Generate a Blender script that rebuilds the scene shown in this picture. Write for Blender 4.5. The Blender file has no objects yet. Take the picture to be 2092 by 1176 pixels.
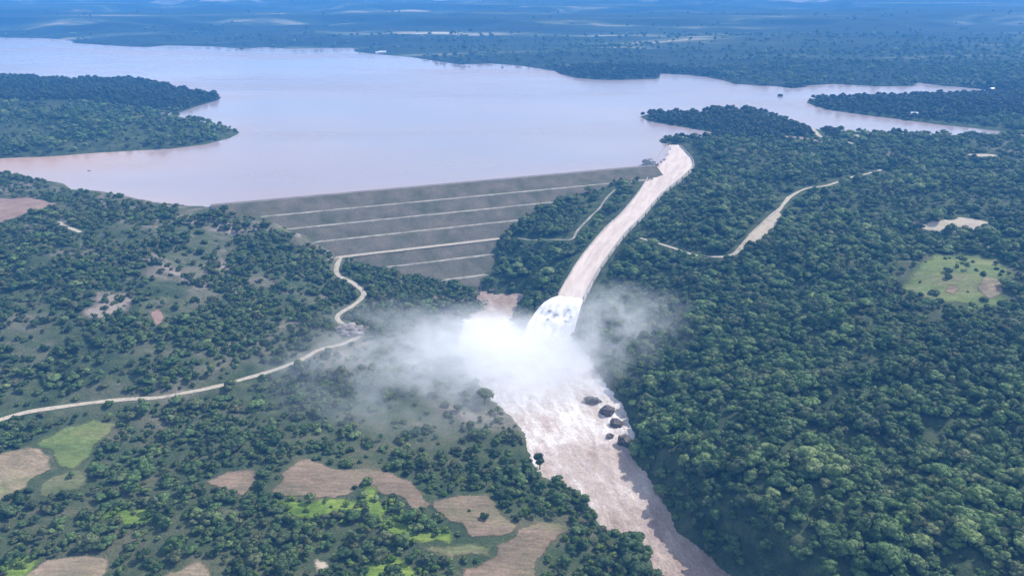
import bpy, bmesh, math, random
import numpy as np
from mathutils import Vector, geometry
R = math.radians
SC = bpy.context.scene
COL = SC.collection

# ------------------------------------------------------------------ camera
CAM_H, PITCH, FPX = 300.0, R(22), 1600.0          # metres above the lake; focal length in photograph pixels
cam_d = bpy.data.cameras.new('camera'); cam = bpy.data.objects.new('camera', cam_d); COL.objects.link(cam)
cam.location = (0, 0, CAM_H); cam.rotation_euler = (R(90) - PITCH, 0, 0)
cam_d.sensor_width = 36.0; cam_d.lens = 36.0 * FPX / 2092.0
cam_d.clip_start = 1.0; cam_d.clip_end = 120000.0
SC.camera = cam

# ------------------------------------------------------------------ sky, sun, exposure
SUN_AZ, SUN_EL = R(56), R(45)
world = bpy.data.worlds.new('World'); SC.world = world; world.use_nodes = True
wn = world.node_tree
sky = wn.nodes.new('ShaderNodeTexSky'); sky.sky_type = 'NISHITA'; sky.sun_disc = False
sky.sun_elevation = SUN_EL; sky.sun_rotation = SUN_AZ; sky.altitude = 500; sky.air_density = 1.0; sky.dust_density = 1.5
# broken white cloud over the whole sky, as the pale lake surface and the patchy light imply
def _wn(t, **kw):
    n = wn.nodes.new(t)
    for k, v in kw.items(): setattr(n, k, v)
    return n
tcw = _wn('ShaderNodeTexCoord'); sx = _wn('ShaderNodeSeparateXYZ'); wn.links.new(tcw.outputs['Generated'], sx.inputs[0])
def _wm(op, a, b, clamp=False):
    m = _wn('ShaderNodeMath', operation=op, use_clamp=clamp)
    for i, v in enumerate((a, b)):
        if isinstance(v, (int, float)): m.inputs[i].default_value = v
        else: wn.links.new(v, m.inputs[i])
    return m.outputs[0]
zz = _wm('ADD', _wm('MAXIMUM', sx.outputs['Z'], 0.0), 0.12)
cx_ = _wn('ShaderNodeCombineXYZ'); wn.links.new(_wm('DIVIDE', sx.outputs['X'], zz), cx_.inputs[0]); wn.links.new(_wm('DIVIDE', sx.outputs['Y'], zz), cx_.inputs[1])
cn = _wn('ShaderNodeTexNoise'); cn.inputs['Scale'].default_value = 0.9; cn.inputs['Detail'].default_value = 6; cn.inputs['Roughness'].default_value = 0.58; wn.links.new(cx_.outputs[0], cn.inputs['Vector'])
cr_ = _wn('ShaderNodeMapRange', interpolation_type='SMOOTHSTEP'); cr_.inputs[1].default_value = 0.40; cr_.inputs[2].default_value = 0.62; wn.links.new(cn.outputs['Fac'], cr_.inputs[0])
hz_ = _wm('POWER', _wm('SUBTRACT', 1.0, _wm('MAXIMUM', sx.outputs['Z'], 0.0), True), 5.0)      # towards the horizon the gaps close up
cov = _wm('MAXIMUM', cr_.outputs[0], _wm('MULTIPLY', hz_, 0.85), True)
cm = _wn('ShaderNodeMix', data_type='RGBA'); wn.links.new(cov, cm.inputs[0]); wn.links.new(sky.outputs[0], cm.inputs[6]); cm.inputs[7].default_value = (8.2, 8.8, 10.2, 1)
wn.links.new(cm.outputs[2], wn.nodes['Background'].inputs[0])
wn.nodes['Background'].inputs[1].default_value = 0.12
sun_d = bpy.data.lights.new('sun', 'SUN'); sun = bpy.data.objects.new('sun', sun_d); COL.objects.link(sun)
sun_d.energy = 5.0; sun_d.angle = R(0.6); sun_d.color = (1.0, 0.94, 0.84)
sdir = Vector((math.sin(SUN_AZ) * math.cos(SUN_EL), math.cos(SUN_AZ) * math.cos(SUN_EL), math.sin(SUN_EL)))
sun.rotation_euler = (-sdir).to_track_quat('-Z', 'Y').to_euler(); sun.location = sdir * 3000
SC.view_settings.view_transform = 'Standard'; SC.view_settings.look = 'None'
SC.view_settings.exposure = 0.3; SC.view_settings.gamma = 1.0
SC.render.engine = 'CYCLES'
SC.cycles.use_denoising = True
SC.cycles.volume_bounces = 7; SC.cycles.max_bounces = 10; SC.cycles.diffuse_bounces = 2; SC.cycles.glossy_bounces = 2
SC.cycles.transparent_max_bounces = 8; SC.cycles.volume_max_steps = 256
SC.cycles.use_adaptive_sampling = True; SC.cycles.adaptive_threshold = 0.02

# ------------------------------------------------------------------ small helpers
def at(px, py, z):
    """the point at height z seen at a photograph pixel: used to survey the site once"""
    v = 588.0 - py
    h = FPX * math.cos(PITCH) + v * math.sin(PITCH); w = -FPX * math.sin(PITCH) + v * math.cos(PITCH)
    t = (CAM_H - z) / -w
    return ((px - 1046.0) * t, h * t, z)
def proj(x, y, z):
    dz = z - CAM_H
    dep = y * math.cos(PITCH) - dz * math.sin(PITCH); up = y * math.sin(PITCH) + dz * math.cos(PITCH)
    return 1046 + FPX * x / dep, 588 - FPX * up / dep, dep
def xy(pts, z): return np.array([at(p[0], p[1], z)[:2] for p in pts])

_perm = np.random.RandomState(7).permutation(512)
_perm = np.concatenate([_perm, _perm, _perm])
_ga = np.random.RandomState(8).rand(512) * 2 * np.pi
_gx, _gy = np.cos(_ga), np.sin(_ga)
def pnoise(x, y):
    x = np.asarray(x, float); y = np.asarray(y, float)
    xi = np.floor(x).astype(int); yi = np.floor(y).astype(int); xf = x - xi; yf = y - yi
    xi &= 511; yi &= 511
    u = xf * xf * xf * (xf * (xf * 6 - 15) + 10); v = yf * yf * yf * (yf * (yf * 6 - 15) + 10)
    def g(a, b, dx, dy):
        h = _perm[_perm[(xi + a) & 511] + ((yi + b) & 511)] & 511
        return _gx[h] * dx + _gy[h] * dy
    n0 = g(0, 0, xf, yf) * (1 - u) + g(1, 0, xf - 1, yf) * u
    n1 = g(0, 1, xf, yf - 1) * (1 - u) + g(1, 1, xf - 1, yf - 1) * u
    return (n0 * (1 - v) + n1 * v) * 1.5
def fbm(x, y, o=4):
    s = 0; a = 1.0; f = 1.0
    for i in range(o):
        s = s + a * pnoise(x * f + 17.3 * i, y * f + 5.1 * i); a *= 0.5; f *= 2.03
    return s
def sstep(a, b, x):
    t = np.clip((x - a) / (b - a), 0, 1); return t * t * (3 - 2 * t)
def seg_dist(x, y, poly, closed=True, vals=None):
    """distance from points to a polyline; with vals also the value interpolated at the nearest point"""
    n = len(poly); best = np.full(x.shape, 1e12); val = np.zeros(x.shape)
    for i in range(n if closed else n - 1):
        ax, ay = poly[i][:2]; bx, by = poly[(i + 1) % n][:2]
        dx, dy = bx - ax, by - ay; L2 = dx * dx + dy * dy + 1e-9
        t = np.clip(((x - ax) * dx + (y - ay) * dy) / L2, 0, 1)
        d = (x - ax - t * dx) ** 2 + (y - ay - t * dy) ** 2
        m = d < best; best = np.where(m, d, best)
        if vals is not None: val = np.where(m, vals[i] + t * (vals[(i + 1) % n] - vals[i]), val)
    return (np.sqrt(best), val) if vals is not None else np.sqrt(best)
def inside(x, y, poly):
    r = np.zeros(x.shape, bool); n = len(poly)
    for i in range(n):
        ax, ay = poly[i][:2]; bx, by = poly[(i + 1) % n][:2]
        c = (ay > y) != (by > y)
        r ^= c & (x < (bx - ax) * (y - ay) / (by - ay + 1e-12) + ax)
    return r
def sdist(x, y, poly):
    d = seg_dist(x, y, poly); return np.where(inside(x, y, poly), -d, d)
def smooth_line(pts, step):
    """Catmull-Rom through the points, resampled"""
    P = [np.array(p, float) for p in pts]; out = []
    for i in range(len(P) - 1):
        p0 = P[max(i - 1, 0)]; p1 = P[i]; p2 = P[i + 1]; p3 = P[min(i + 2, len(P) - 1)]
        n = max(2, int(np.linalg.norm((p2 - p1)[:2]) / step))
        for k in range(n):
            t = k / n
            out.append(0.5 * (2 * p1 + (p2 - p0) * t + (2 * p0 - 5 * p1 + 4 * p2 - p3) * t * t + (3 * p1 - p0 - 3 * p2 + p3) * t ** 3))
    out.append(P[-1]); return out

def tag(o, label=None, cat=None, group=None, kind=None):
    if label: o['label'] = label
    if cat: o['category'] = cat
    if group: o['group'] = group
    if kind: o['kind'] = kind
    return o
def mesh_np(name, V, Fc, mat=None, smooth=True):
    me = bpy.data.meshes.new(name)
    V = np.asarray(V, np.float32)
    if isinstance(Fc, np.ndarray):
        k = Fc.shape[1]
        me.vertices.add(len(V)); me.vertices.foreach_set('co', V.ravel())
        me.loops.add(Fc.size); me.loops.foreach_set('vertex_index', Fc.astype(np.int32).ravel())
        me.polygons.add(len(Fc)); me.polygons.foreach_set('loop_start', np.arange(0, Fc.size, k, dtype=np.int32))
        me.update(calc_edges=True); me.validate()
    else:
        me.from_pydata([tuple(map(float, v)) for v in V], [], [tuple(map(int, f)) for f in Fc])
    if smooth: me.polygons.foreach_set('use_smooth', np.ones(len(me.polygons), bool))
    if mat: me.materials.append(mat)
    return me
def link(name, me, parent=None, loc=None, rotz=None, scale=None):
    o = bpy.data.objects.new(name, me); COL.objects.link(o)
    if parent: o.parent = parent
    if loc is not None: o.location = loc
    if rotz is not None: o.rotation_euler = (0, 0, rotz)
    if scale is not None: o.scale = (scale,) * 3 if np.isscalar(scale) else scale
    return o
def empty(name, loc=(0, 0, 0), rotz=0.0, scale=1.0):
    o = link(name, None, loc=loc, rotz=rotz, scale=scale); o.empty_display_size = 1; return o

# ------------------------------------------------------------------ materials
def new_mat(name):
    m = bpy.data.materials.new(name); m.use_nodes = True
    return m, m.node_tree, m.node_tree.nodes['Principled BSDF']
def noise(nt, scale, detail=4, rough=0.55, vec=None, dist=0.0):
    n = nt.nodes.new('ShaderNodeTexNoise'); n.inputs['Scale'].default_value = scale
    n.inputs['Detail'].default_value = detail; n.inputs['Roughness'].default_value = rough; n.inputs['Distortion'].default_value = dist
    if vec: nt.links.new(vec, n.inputs['Vector'])
    return n.outputs['Fac']
def ramp(nt, fac, stops, interp='LINEAR'):
    r = nt.nodes.new('ShaderNodeValToRGB'); cr = r.color_ramp; cr.interpolation = interp
    while len(cr.elements) < len(stops): cr.elements.new(0.5)
    for e, (p, c) in zip(cr.elements, stops): e.position = p; e.color = (*c, 1) if len(c) == 3 else c
    nt.links.new(fac, r.inputs[0]); return r.outputs[0]
def mixc(nt, fac, a, b, mode='MIX'):
    m = nt.nodes.new('ShaderNodeMix'); m.data_type = 'RGBA'; m.blend_type = mode
    for s, v in ((m.inputs[0], fac), (m.inputs[6], a), (m.inputs[7], b)):
        if isinstance(v, (int, float)): s.default_value = v
        elif isinstance(v, tuple): s.default_value = (*v, 1)
        else: nt.links.new(v, s)
    return m.outputs[2]
def mathn(nt, op, a, b=None, clamp=False):
    m = nt.nodes.new('ShaderNodeMath'); m.operation = op; m.use_clamp = clamp
    for s, v in ((m.inputs[0], a), (m.inputs[1], b)):
        if v is None: continue
        if isinstance(v, (int, float)): s.default_value = v
        else: nt.links.new(v, s)
    return m.outputs[0]
def pos(nt, scale=None):
    g = nt.nodes.new('ShaderNodeNewGeometry'); o = g.outputs['Position']
    if scale:
        mp = nt.nodes.new('ShaderNodeMapping'); mp.inputs['Scale'].default_value = scale; nt.links.new(o, mp.inputs['Vector']); o = mp.outputs[0]
    return o
def bump(nt, bs, h, dist, strength=1.0):
    b = nt.nodes.new('ShaderNodeBump'); b.inputs['Distance'].default_value = dist; b.inputs['Strength'].default_value = strength
    nt.links.new(h, b.inputs['Height']); nt.links.new(b.outputs[0], bs.inputs['Normal'])

def mottled(name, c1, c2, scale=0.1, rough=0.95, c3=None, bd=0.3, stretch=None, fine=0.9, edge=False):
    """two or three colours in soft patches with finer mottling"""
    m, nt, bs = new_mat(name)
    p = pos(nt, stretch or (1, 1, 1))
    n = noise(nt, scale, 6, 0.6, p)
    st = [(0.32, c1), (0.68, c2)] if c3 is None else [(0.3, c1), (0.5, c2), (0.7, c3)]
    col = ramp(nt, n, st)
    f = noise(nt, fine, 3, 0.7, pos(nt))
    col = mixc(nt, 0.6, col, ramp(nt, f, [(0.3, (0.55, 0.55, 0.55)), (0.7, (1.3, 1.3, 1.3))]), 'MULTIPLY')
    if edge and name.endswith('field'):
        mp = nt.nodes.new('ShaderNodeMapping'); mp.inputs['Rotation'].default_value = (0, 0, 0.5); mp.inputs['Scale'].default_value = (0.03, 0.45, 1); nt.links.new(pos(nt), mp.inputs['Vector'])
        col = mixc(nt, 0.75, col, ramp(nt, noise(nt, 1.0, 3, 0.6, mp.outputs[0], 0.3), [(0.35, (0.7, 0.72, 0.68)), (0.65, (1.22, 1.2, 1.2))]), 'MULTIPLY')
        col = mixc(nt, 0.7, col, ramp(nt, noise(nt, 0.02, 5, 0.65, pos(nt), 0.8), [(0.35, (0.62, 0.72, 0.6)), (0.6, (1.15, 1.1, 1.08))]), 'MULTIPLY')
    nt.links.new(col, bs.inputs['Base Color']); bs.inputs['Roughness'].default_value = rough
    bs.inputs['Specular IOR Level'].default_value = 0.15
    if bd: bump(nt, bs, f, bd)
    if edge:      # ragged margins where the crop thins out
        ea = nt.nodes.new('ShaderNodeAttribute'); ea.attribute_name = 'edge'
        k = mathn(nt, 'SUBTRACT', mathn(nt, 'MULTIPLY', ea.outputs['Fac'], 1.6), mathn(nt, 'MULTIPLY', noise(nt, 0.16, 6, 0.8, pos(nt)), 1.0))
        nt.links.new(mathn(nt, 'MULTIPLY', mathn(nt, 'ADD', k, 0.36), 3.0, True), bs.inputs['Alpha'])
    return m

# ground: its own colours come from a per-vertex land-cover code (forest floor, dry hillside, grassland, far farmland)
MG, nt, bs = new_mat('ground_cover')
at_n = nt.nodes.new('ShaderNodeAttribute'); at_n.attribute_name = 'cover'
sep = nt.nodes.new('ShaderNodeSeparateColor'); nt.links.new(at_n.outputs['Color'], sep.inputs[0])
p = pos(nt)
n_big = noise(nt, 0.012, 5, 0.6, p); n_mid = noise(nt, 0.06, 5, 0.65, p); n_fine = noise(nt, 0.5, 4, 0.7, p)
forest = ramp(nt, n_mid, [(0.35, (0.03, 0.048, 0.025)), (0.5, (0.05, 0.072, 0.036)), (0.68, (0.095, 0.115, 0.06))])
n_h = noise(nt, 0.03, 6, 0.7, pos(nt, (0.6, 1, 1)), 0.7)
hill = ramp(nt, n_h, [(0.32, (0.04, 0.068, 0.034)), (0.46, (0.085, 0.103, 0.06)), (0.56, (0.165, 0.15, 0.12)), (0.66, (0.31, 0.26, 0.235))])
grass = ramp(nt, noise(nt, 0.035, 6, 0.68, pos(nt, (0.6, 1, 1)), 0.5), [(0.3, (0.04, 0.065, 0.03)), (0.5, (0.07, 0.088, 0.046)), (0.65, (0.125, 0.118, 0.075)), (0.78, (0.10, 0.125, 0.045))])
farp = pos(nt, (0.22, 1, 1))
farm = ramp(nt, noise(nt, 0.004, 6, 0.62, farp), [(0.44, (0.018, 0.03, 0.022)), (0.56, (0.036, 0.056, 0.034)), (0.60, (0.10, 0.12, 0.07)), (0.66, (0.30, 0.27, 0.21)), (0.72, (0.50, 0.45, 0.37))])
c = mixc(nt, sep.outputs[0], forest, hill); c = mixc(nt, sep.outputs[1], c, grass); c = mixc(nt, sep.outputs[2], c, farm)
c = mixc(nt, 0.7, c, ramp(nt, n_fine, [(0.3, (0.5, 0.5, 0.5)), (0.7, (1.35, 1.35, 1.35))]), 'MULTIPLY')
nt.links.new(c, bs.inputs['Base Color']); bs.inputs['Roughness'].default_value = 1.0; bs.inputs['Specular IOR Level'].default_value = 0.1
bump(nt, bs, n_fine, 1.2)

# silty lake
ML, nt, bs = new_mat('lake_water')
p = pos(nt)
sa = nt.nodes.new('ShaderNodeAttribute'); sa.attribute_name = 'mud'
silt = ramp(nt, noise(nt, 0.0022, 4, 0.55, pos(nt, (0.5, 1, 1)), 0.6), [(0.3, (0.32, 0.265, 0.275)), (0.7, (0.26, 0.265, 0.32))])
silt = mixc(nt, sa.outputs['Fac'], silt, (0.40, 0.27, 0.22))
nt.links.new(silt, bs.inputs['Base Color']); bs.inputs['IOR'].default_value = 1.333
nt.links.new(ramp(nt, noise(nt, 0.003, 4, 0.6, pos(nt, (0.25, 1, 1))), [(0.38, (0.04,) * 3), (0.62, (0.30,) * 3)]), bs.inputs['Roughness'])
bump(nt, bs, noise(nt, 0.25, 4, 0.6, pos(nt, (0.6, 1, 1))), 0.25, 0.5)

# white water
def white_water(name, foam, silt, sc, stretch, rough=0.55, bd=0.8, lo=0.38, hi=0.6):
    m, nt, bs = new_mat(name)
    tc = nt.nodes.new('ShaderNodeUVMap'); mp = nt.nodes.new('ShaderNodeMapping'); mp.inputs['Scale'].default_value = stretch
    nt.links.new(tc.outputs[0], mp.inputs['Vector'])
    n = noise(nt, sc, 7, 0.65, mp.outputs[0], 0.5)
    nt.links.new(ramp(nt, n, [(lo, silt), (hi, foam)]), bs.inputs['Base Color'])
    bs.inputs['Roughness'].default_value = rough; bs.inputs['IOR'].default_value = 1.333
    bump(nt, bs, n, bd)
    return m
M_CHUTE = white_water('chute_water', (0.57, 0.485, 0.44), (0.47, 0.385, 0.345), 0.10, (1.0, 0.14, 1), 0.6, 0.25)
M_JET = white_water('falling_water', (0.88, 0.87, 0.88), (0.62, 0.56, 0.56), 0.16, (1.0, 0.3, 1), 0.6, 1.2, 0.3, 0.55)

# river: foaming near the fall, silty further down (the attribute 'foam' is how much air the water carries)
M_RIVER, nt, bs = new_mat('river_water')
fa = nt.nodes.new('ShaderNodeAttribute'); fa.attribute_name = 'foam'
fl_ = nt.nodes.new('ShaderNodeMapping'); fl_.inputs['Rotation'].default_value = (0, 0, R(-17)); nt.links.new(pos(nt), fl_.inputs['Vector'])
def flow(sx_, sy_):
    m_ = nt.nodes.new('ShaderNodeMapping'); m_.inputs['Scale'].default_value = (sx_, sy_, 1); nt.links.new(fl_.outputs[0], m_.inputs['Vector']); return m_.outputs[0]
n = noise(nt, 0.10, 7, 0.62, flow(1.0, 0.28), 1.0); n2 = noise(nt, 0.5, 6, 0.72, flow(1.0, 0.8), 0.5)
s = mathn(nt, 'ADD', mathn(nt, 'MULTIPLY', n, 0.5), mathn(nt, 'MULTIPLY', n2, 0.5))
s = mathn(nt, 'ADD', s, mathn(nt, 'MULTIPLY', mathn(nt, 'SUBTRACT', fa.outputs['Fac'], 0.45), 0.36))
nt.links.new(ramp(nt, s, [(0.34, (0.27, 0.195, 0.16)), (0.46, (0.37, 0.29, 0.25)), (0.60, (0.50, 0.42, 0.385)), (0.74, (0.72, 0.69, 0.69)), (0.85, (0.85, 0.84, 0.85))]), bs.inputs['Base Color'])
bs.inputs['Roughness'].default_value = 0.45; bs.inputs['IOR'].default_value = 1.333
bump(nt, bs, n2, 1.6)

M_POOL = mottled('pool_water', (0.33, 0.22, 0.19), (0.40, 0.29, 0.26), 0.05, 0.25, None, 0.05)
M_DAM = mottled('dam_face', (0.075, 0.08, 0.05), (0.12, 0.112, 0.085), 0.04, 1.0, (0.165, 0.14, 0.11), 1.0, None, 0.5)
M_BERM = mottled('berm_gravel', (0.16, 0.15, 0.12), (0.36, 0.335, 0.29), 0.09, 0.95)
M_CREST = mottled('crest_road', (0.13, 0.12, 0.11), (0.19, 0.175, 0.165), 0.06, 0.9)
M_CONC = mottled('concrete', (0.26, 0.25, 0.24), (0.42, 0.40, 0.385), 0.12, 0.85)
M_DIRT = mottled('dirt_road', (0.24, 0.21, 0.17), (0.42, 0.375, 0.31), 0.15, 0.95, (0.30, 0.25, 0.195), 0.4)
M_SAND = mottled('bare_sand', (0.28, 0.235, 0.175), (0.42, 0.36, 0.29), 0.06, 0.95, (0.30, 0.27, 0.18), 0.3, edge=True)
M_BROWN = mottled('ploughed_field', (0.15, 0.115, 0.085), (0.21, 0.16, 0.12), 0.035, 1.0, (0.165, 0.155, 0.09), 0.35, (0.5, 1, 1), 0.5, edge=True)
M_TAN = mottled('stubble_field', (0.19, 0.15, 0.105), (0.26, 0.205, 0.15), 0.04, 1.0, (0.16, 0.165, 0.085), 0.35, (0.5, 1, 1), 0.5, edge=True)
M_GREEN = mottled('green_field', (0.085, 0.125, 0.045), (0.14, 0.175, 0.065), 0.03, 1.0, (0.20, 0.18, 0.105), 0.35, (0.5, 1, 1), 0.5, edge=True)
M_LUSH = mottled('lush_field', (0.07, 0.12, 0.025), (0.14, 0.21, 0.04), 0.07, 1.0, (0.21, 0.26, 0.065), 0.8, (0.6, 1, 1), 0.5, edge=True)
M_OLIVE = mottled('olive_field', (0.085, 0.105, 0.05), (0.125, 0.14, 0.07), 0.05, 1.0, (0.16, 0.145, 0.09), 0.35, (0.5, 1, 1), 0.5, edge=True)
M_SOIL = mottled('red_soil', (0.20, 0.135, 0.11), (0.28, 0.20, 0.165), 0.06, 1.0, edge=True)
M_ROCK = mottled('wet_rock', (0.045, 0.04, 0.038), (0.19, 0.165, 0.15), 0.3, 0.6, None, 0.6)
M_MOSS = mottled('mossy_rock', (0.12, 0.13, 0.10), (0.28, 0.28, 0.24), 0.4, 0.8, None, 0.5)
M_GRAVEL = mottled('rubble', (0.14, 0.12, 0.11), (0.34, 0.31, 0.30), 0.25, 0.95, None, 0.6)
M_STONY = mottled('stony_ground', (0.16, 0.135, 0.115), (0.27, 0.23, 0.20), 0.08, 0.95, (0.11, 0.12, 0.075), 0.6, edge=True)
M_BARK = mottled('bark', (0.05, 0.04, 0.032), (0.11, 0.09, 0.07), 0.5, 0.95, None, 0.1)
M_WALL = mottled('whitewash', (0.72, 0.71, 0.69), (0.82, 0.81, 0.8), 0.3, 0.9, None, 0)
M_ROOF = mottled('metal_roof', (0.55, 0.56, 0.58), (0.7, 0.71, 0.73), 0.3, 0.5, None, 0)
M_DARK = mottled('dark_opening', (0.03, 0.03, 0.035), (0.05, 0.05, 0.055), 0.3, 0.4, None, 0)

def foliage(name, cols, transl=0.2):
    m, nt, bs = new_mat(name)
    oi = nt.nodes.new('ShaderNodeObjectInfo')
    col = ramp(nt, oi.outputs['Random'], [(i / max(1, len(cols) - 1), c) for i, c in enumerate(cols)])
    g = noise(nt, 0.011, 4, 0.6, pos(nt))
    col = mixc(nt, 0.75, col, ramp(nt, g, [(0.35, (0.6, 0.65, 0.7)), (0.65, (1.35, 1.3, 1.2))]), 'MULTIPLY')
    f = noise(nt, 0.45, 4, 0.7, pos(nt))
    col = mixc(nt, 0.8, col, ramp(nt, f, [(0.3, (0.45, 0.5, 0.5)), (0.7, (1.5, 1.45, 1.3))]), 'MULTIPLY')
    nt.links.new(col, bs.inputs['Base Color']); bs.inputs['Roughness'].default_value = 0.75; bs.inputs['Specular IOR Level'].default_value = 0.25
    tr = nt.nodes.new('ShaderNodeBsdfTranslucent'); nt.links.new(col, tr.inputs['Color'])
    mx = nt.nodes.new('ShaderNodeMixShader'); mx.inputs[0].default_value = transl
    nt.links.new(bs.outputs[0], mx.inputs[1]); nt.links.new(tr.outputs[0], mx.inputs[2])
    nt.links.new(mx.outputs[0], nt.nodes['Material Output'].inputs[0])
    return m
M_TREE = foliage('tree_leaves', [(0.04, 0.08, 0.025), (0.085, 0.15, 0.05), (0.13, 0.20, 0.075), (0.055, 0.10, 0.036), (0.19, 0.25, 0.105), (0.07, 0.13, 0.045), (0.13, 0.155, 0.075), (0.05, 0.09, 0.034), (0.105, 0.175, 0.06)])
M_SHRUB = foliage('shrub_leaves', [(0.035, 0.062, 0.02), (0.06, 0.105, 0.03), (0.105, 0.15, 0.05), (0.07, 0.105, 0.04), (0.12, 0.125, 0.06)])
M_FRESH = foliage('fresh_leaves', [(0.10, 0.18, 0.03), (0.16, 0.25, 0.045), (0.23, 0.31, 0.07)], 0.3)
M_WOOD_SHADE = foliage('painted_shade_leaves', [(0.022, 0.04, 0.022), (0.035, 0.055, 0.03), (0.03, 0.05, 0.028)], 0.1)  # cloud shadow over the headlands is painted into this darker leaf colour

# ------------------------------------------------------------------ survey of the site (metres; lake level 0)
LAKE_PX = [(-60,336),(0,350),(60,363),(130,375),(142,387),(200,390),(240,397),(280,406),(330,414),(380,419),(430,422),
  (445,'dam'),(0,'dam'),(1325,'dam'),(1345,326),(1354,312),(1360,302),(1352,293),(1346,287),(1352,283),(1380,281),(1440,281),(1466,277),(1462,272),
  (1430,266),(1390,259),(1350,252),(1320,245),(1307,239),(1325,233),(1400,231),(1480,224),(1560,232),(1600,243),(1645,253),(1655,263),
  (1700,267),(1760,270),(1830,274),(1900,276),(1960,279),(2040,279),(2095,278),(2200,279),(2190,276),(2090,274),(2040,268),(1990,262),(1920,255),
  (1860,247),(1780,237),(1700,226),(1665,217),(1648,210),(1652,204),(1690,201),(1760,199),(1900,196),(2035,191),(2034,187),(2000,182),
  (1960,178),(1910,174),(1880,169),(1870,170),(1868,176),(1800,177),(1700,172),(1650,175),(1646,178),(1620,181),(1590,177),(1500,172),
  (1485,166),(1440,157),(1395,153),(1350,151),(1345,161),(1300,163),(1230,164),(1180,160),(1145,152),(1132,145),(1060,134),(1000,130),
  (940,132),(890,125),(840,117),(780,112),(725,106),(722,98),(690,98),(640,99),(590,100),(540,96),(500,100),(470,98),(430,95),(340,93),
  (300,97),(250,95),(150,88),(148,84),(100,79),(0,77),(-150,75),(-500,74),(-420,150),(-100,158),(0,160),(30,158),(100,163),(200,166),
  (270,164),(330,172),(390,186),(440,194),(452,199),(445,205),(400,218),(365,231),(320,227),(330,232),(372,240),(430,252),(480,265),
  (490,271),(470,282),(420,295),(350,304),(200,312),(100,320),(30,322),(-60,328)]
_a = np.array(at(440, 418, 3)[:2]); _b = np.array(at(1335, 338, 3)[:2]); _u = (_b - _a) / np.linalg.norm(_b - _a); _d = np.array([_u[1], -_u[0]])
_foot = iter([_a + _u * 14 - _d * 6.5, (_a + _b) / 2 - _d * 6.5, _b - _u * 12 - _d * 6.5])
LAKE = np.array([next(_foot) if p[1] == 'dam' else np.array(at(p[0], p[1], 0)[:2]) for p in LAKE_PX])     # the shore; along the dam it runs under the crest
RIV_Z = -86.0
RIVER = xy([(958,588),(1000,600),(1072,602),(1055,630),(1042,652),(1075,690),(1165,690),(1205,735),(1232,780),(1272,828),(1292,880),(1302,905),
  (1284,927),(1320,965),(1358,1030),(1385,1085),(1430,1120),(1500,1180),(1590,1260),(1700,1400),(1520,1400),(1400,1260),(1345,1190),(1335,1150),(1312,1110),
  (1300,1088),(1236,1085),(1215,1050),(1190,1010),(1150,990),(1100,968),(1084,935),(1077,900),(1070,880),(1040,845),(1000,812),(960,765),
  (935,710),(948,655),(990,632)], RIV_Z)
# dam axis
DA = np.array(at(440, 418, 3)[:2]); DB = np.array(at(1335, 338, 3)[:2])
DL = np.linalg.norm(DB - DA); DU = (DB - DA) / DL; DN = np.array([DU[1], -DU[0]])      # along the crest, and downstream
def dam_pt(s, d, z): q = DA + DU * s + DN * d; return (q[0], q[1], z)
CREST = 3.0
# chute: left and right edges of the water, top to bottom
_top = [((1367, 296), (1386, 296), -0.3), ((1357, 306), (1402, 311), -0.6), ((1345, 324), (1417, 335), -1.8), ((1334, 346), (1397, 360), -6.0)]
CH_L = [np.array(at(*l, z)) for l, r, z in _top]; CH_R = [np.array(at(*r, z)) for l, r, z in _top]
_c = [np.array(at(px, py, -4 + (py - 335) / 277 * -52)) for px, py in [(1328, 395), (1291, 439), (1261, 468), (1237, 496), (1202, 543), (1166, 607)]]
for i, c0 in enumerate(_c):
    d = (_c[min(i + 1, 5)] - _c[max(i - 1, 0)])[:2]; d = d / np.linalg.norm(d); nrm = np.array([-d[1], d[0], 0.0])
    w = 17.5 if i == 0 else 15.6
    CH_L.append(c0 - nrm * w); CH_R.append(c0 + nrm * w)
if CH_L[6][0] > CH_R[6][0]:
    CH_L[4:], CH_R[4:] = CH_R[4:], CH_L[4:]
CH_C = [(a + b) / 2 for a, b in zip(CH_L, CH_R)]; CH_W = [np.linalg.norm((a - b)[:2]) / 2 for a, b in zip(CH_L, CH_R)]

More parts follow.
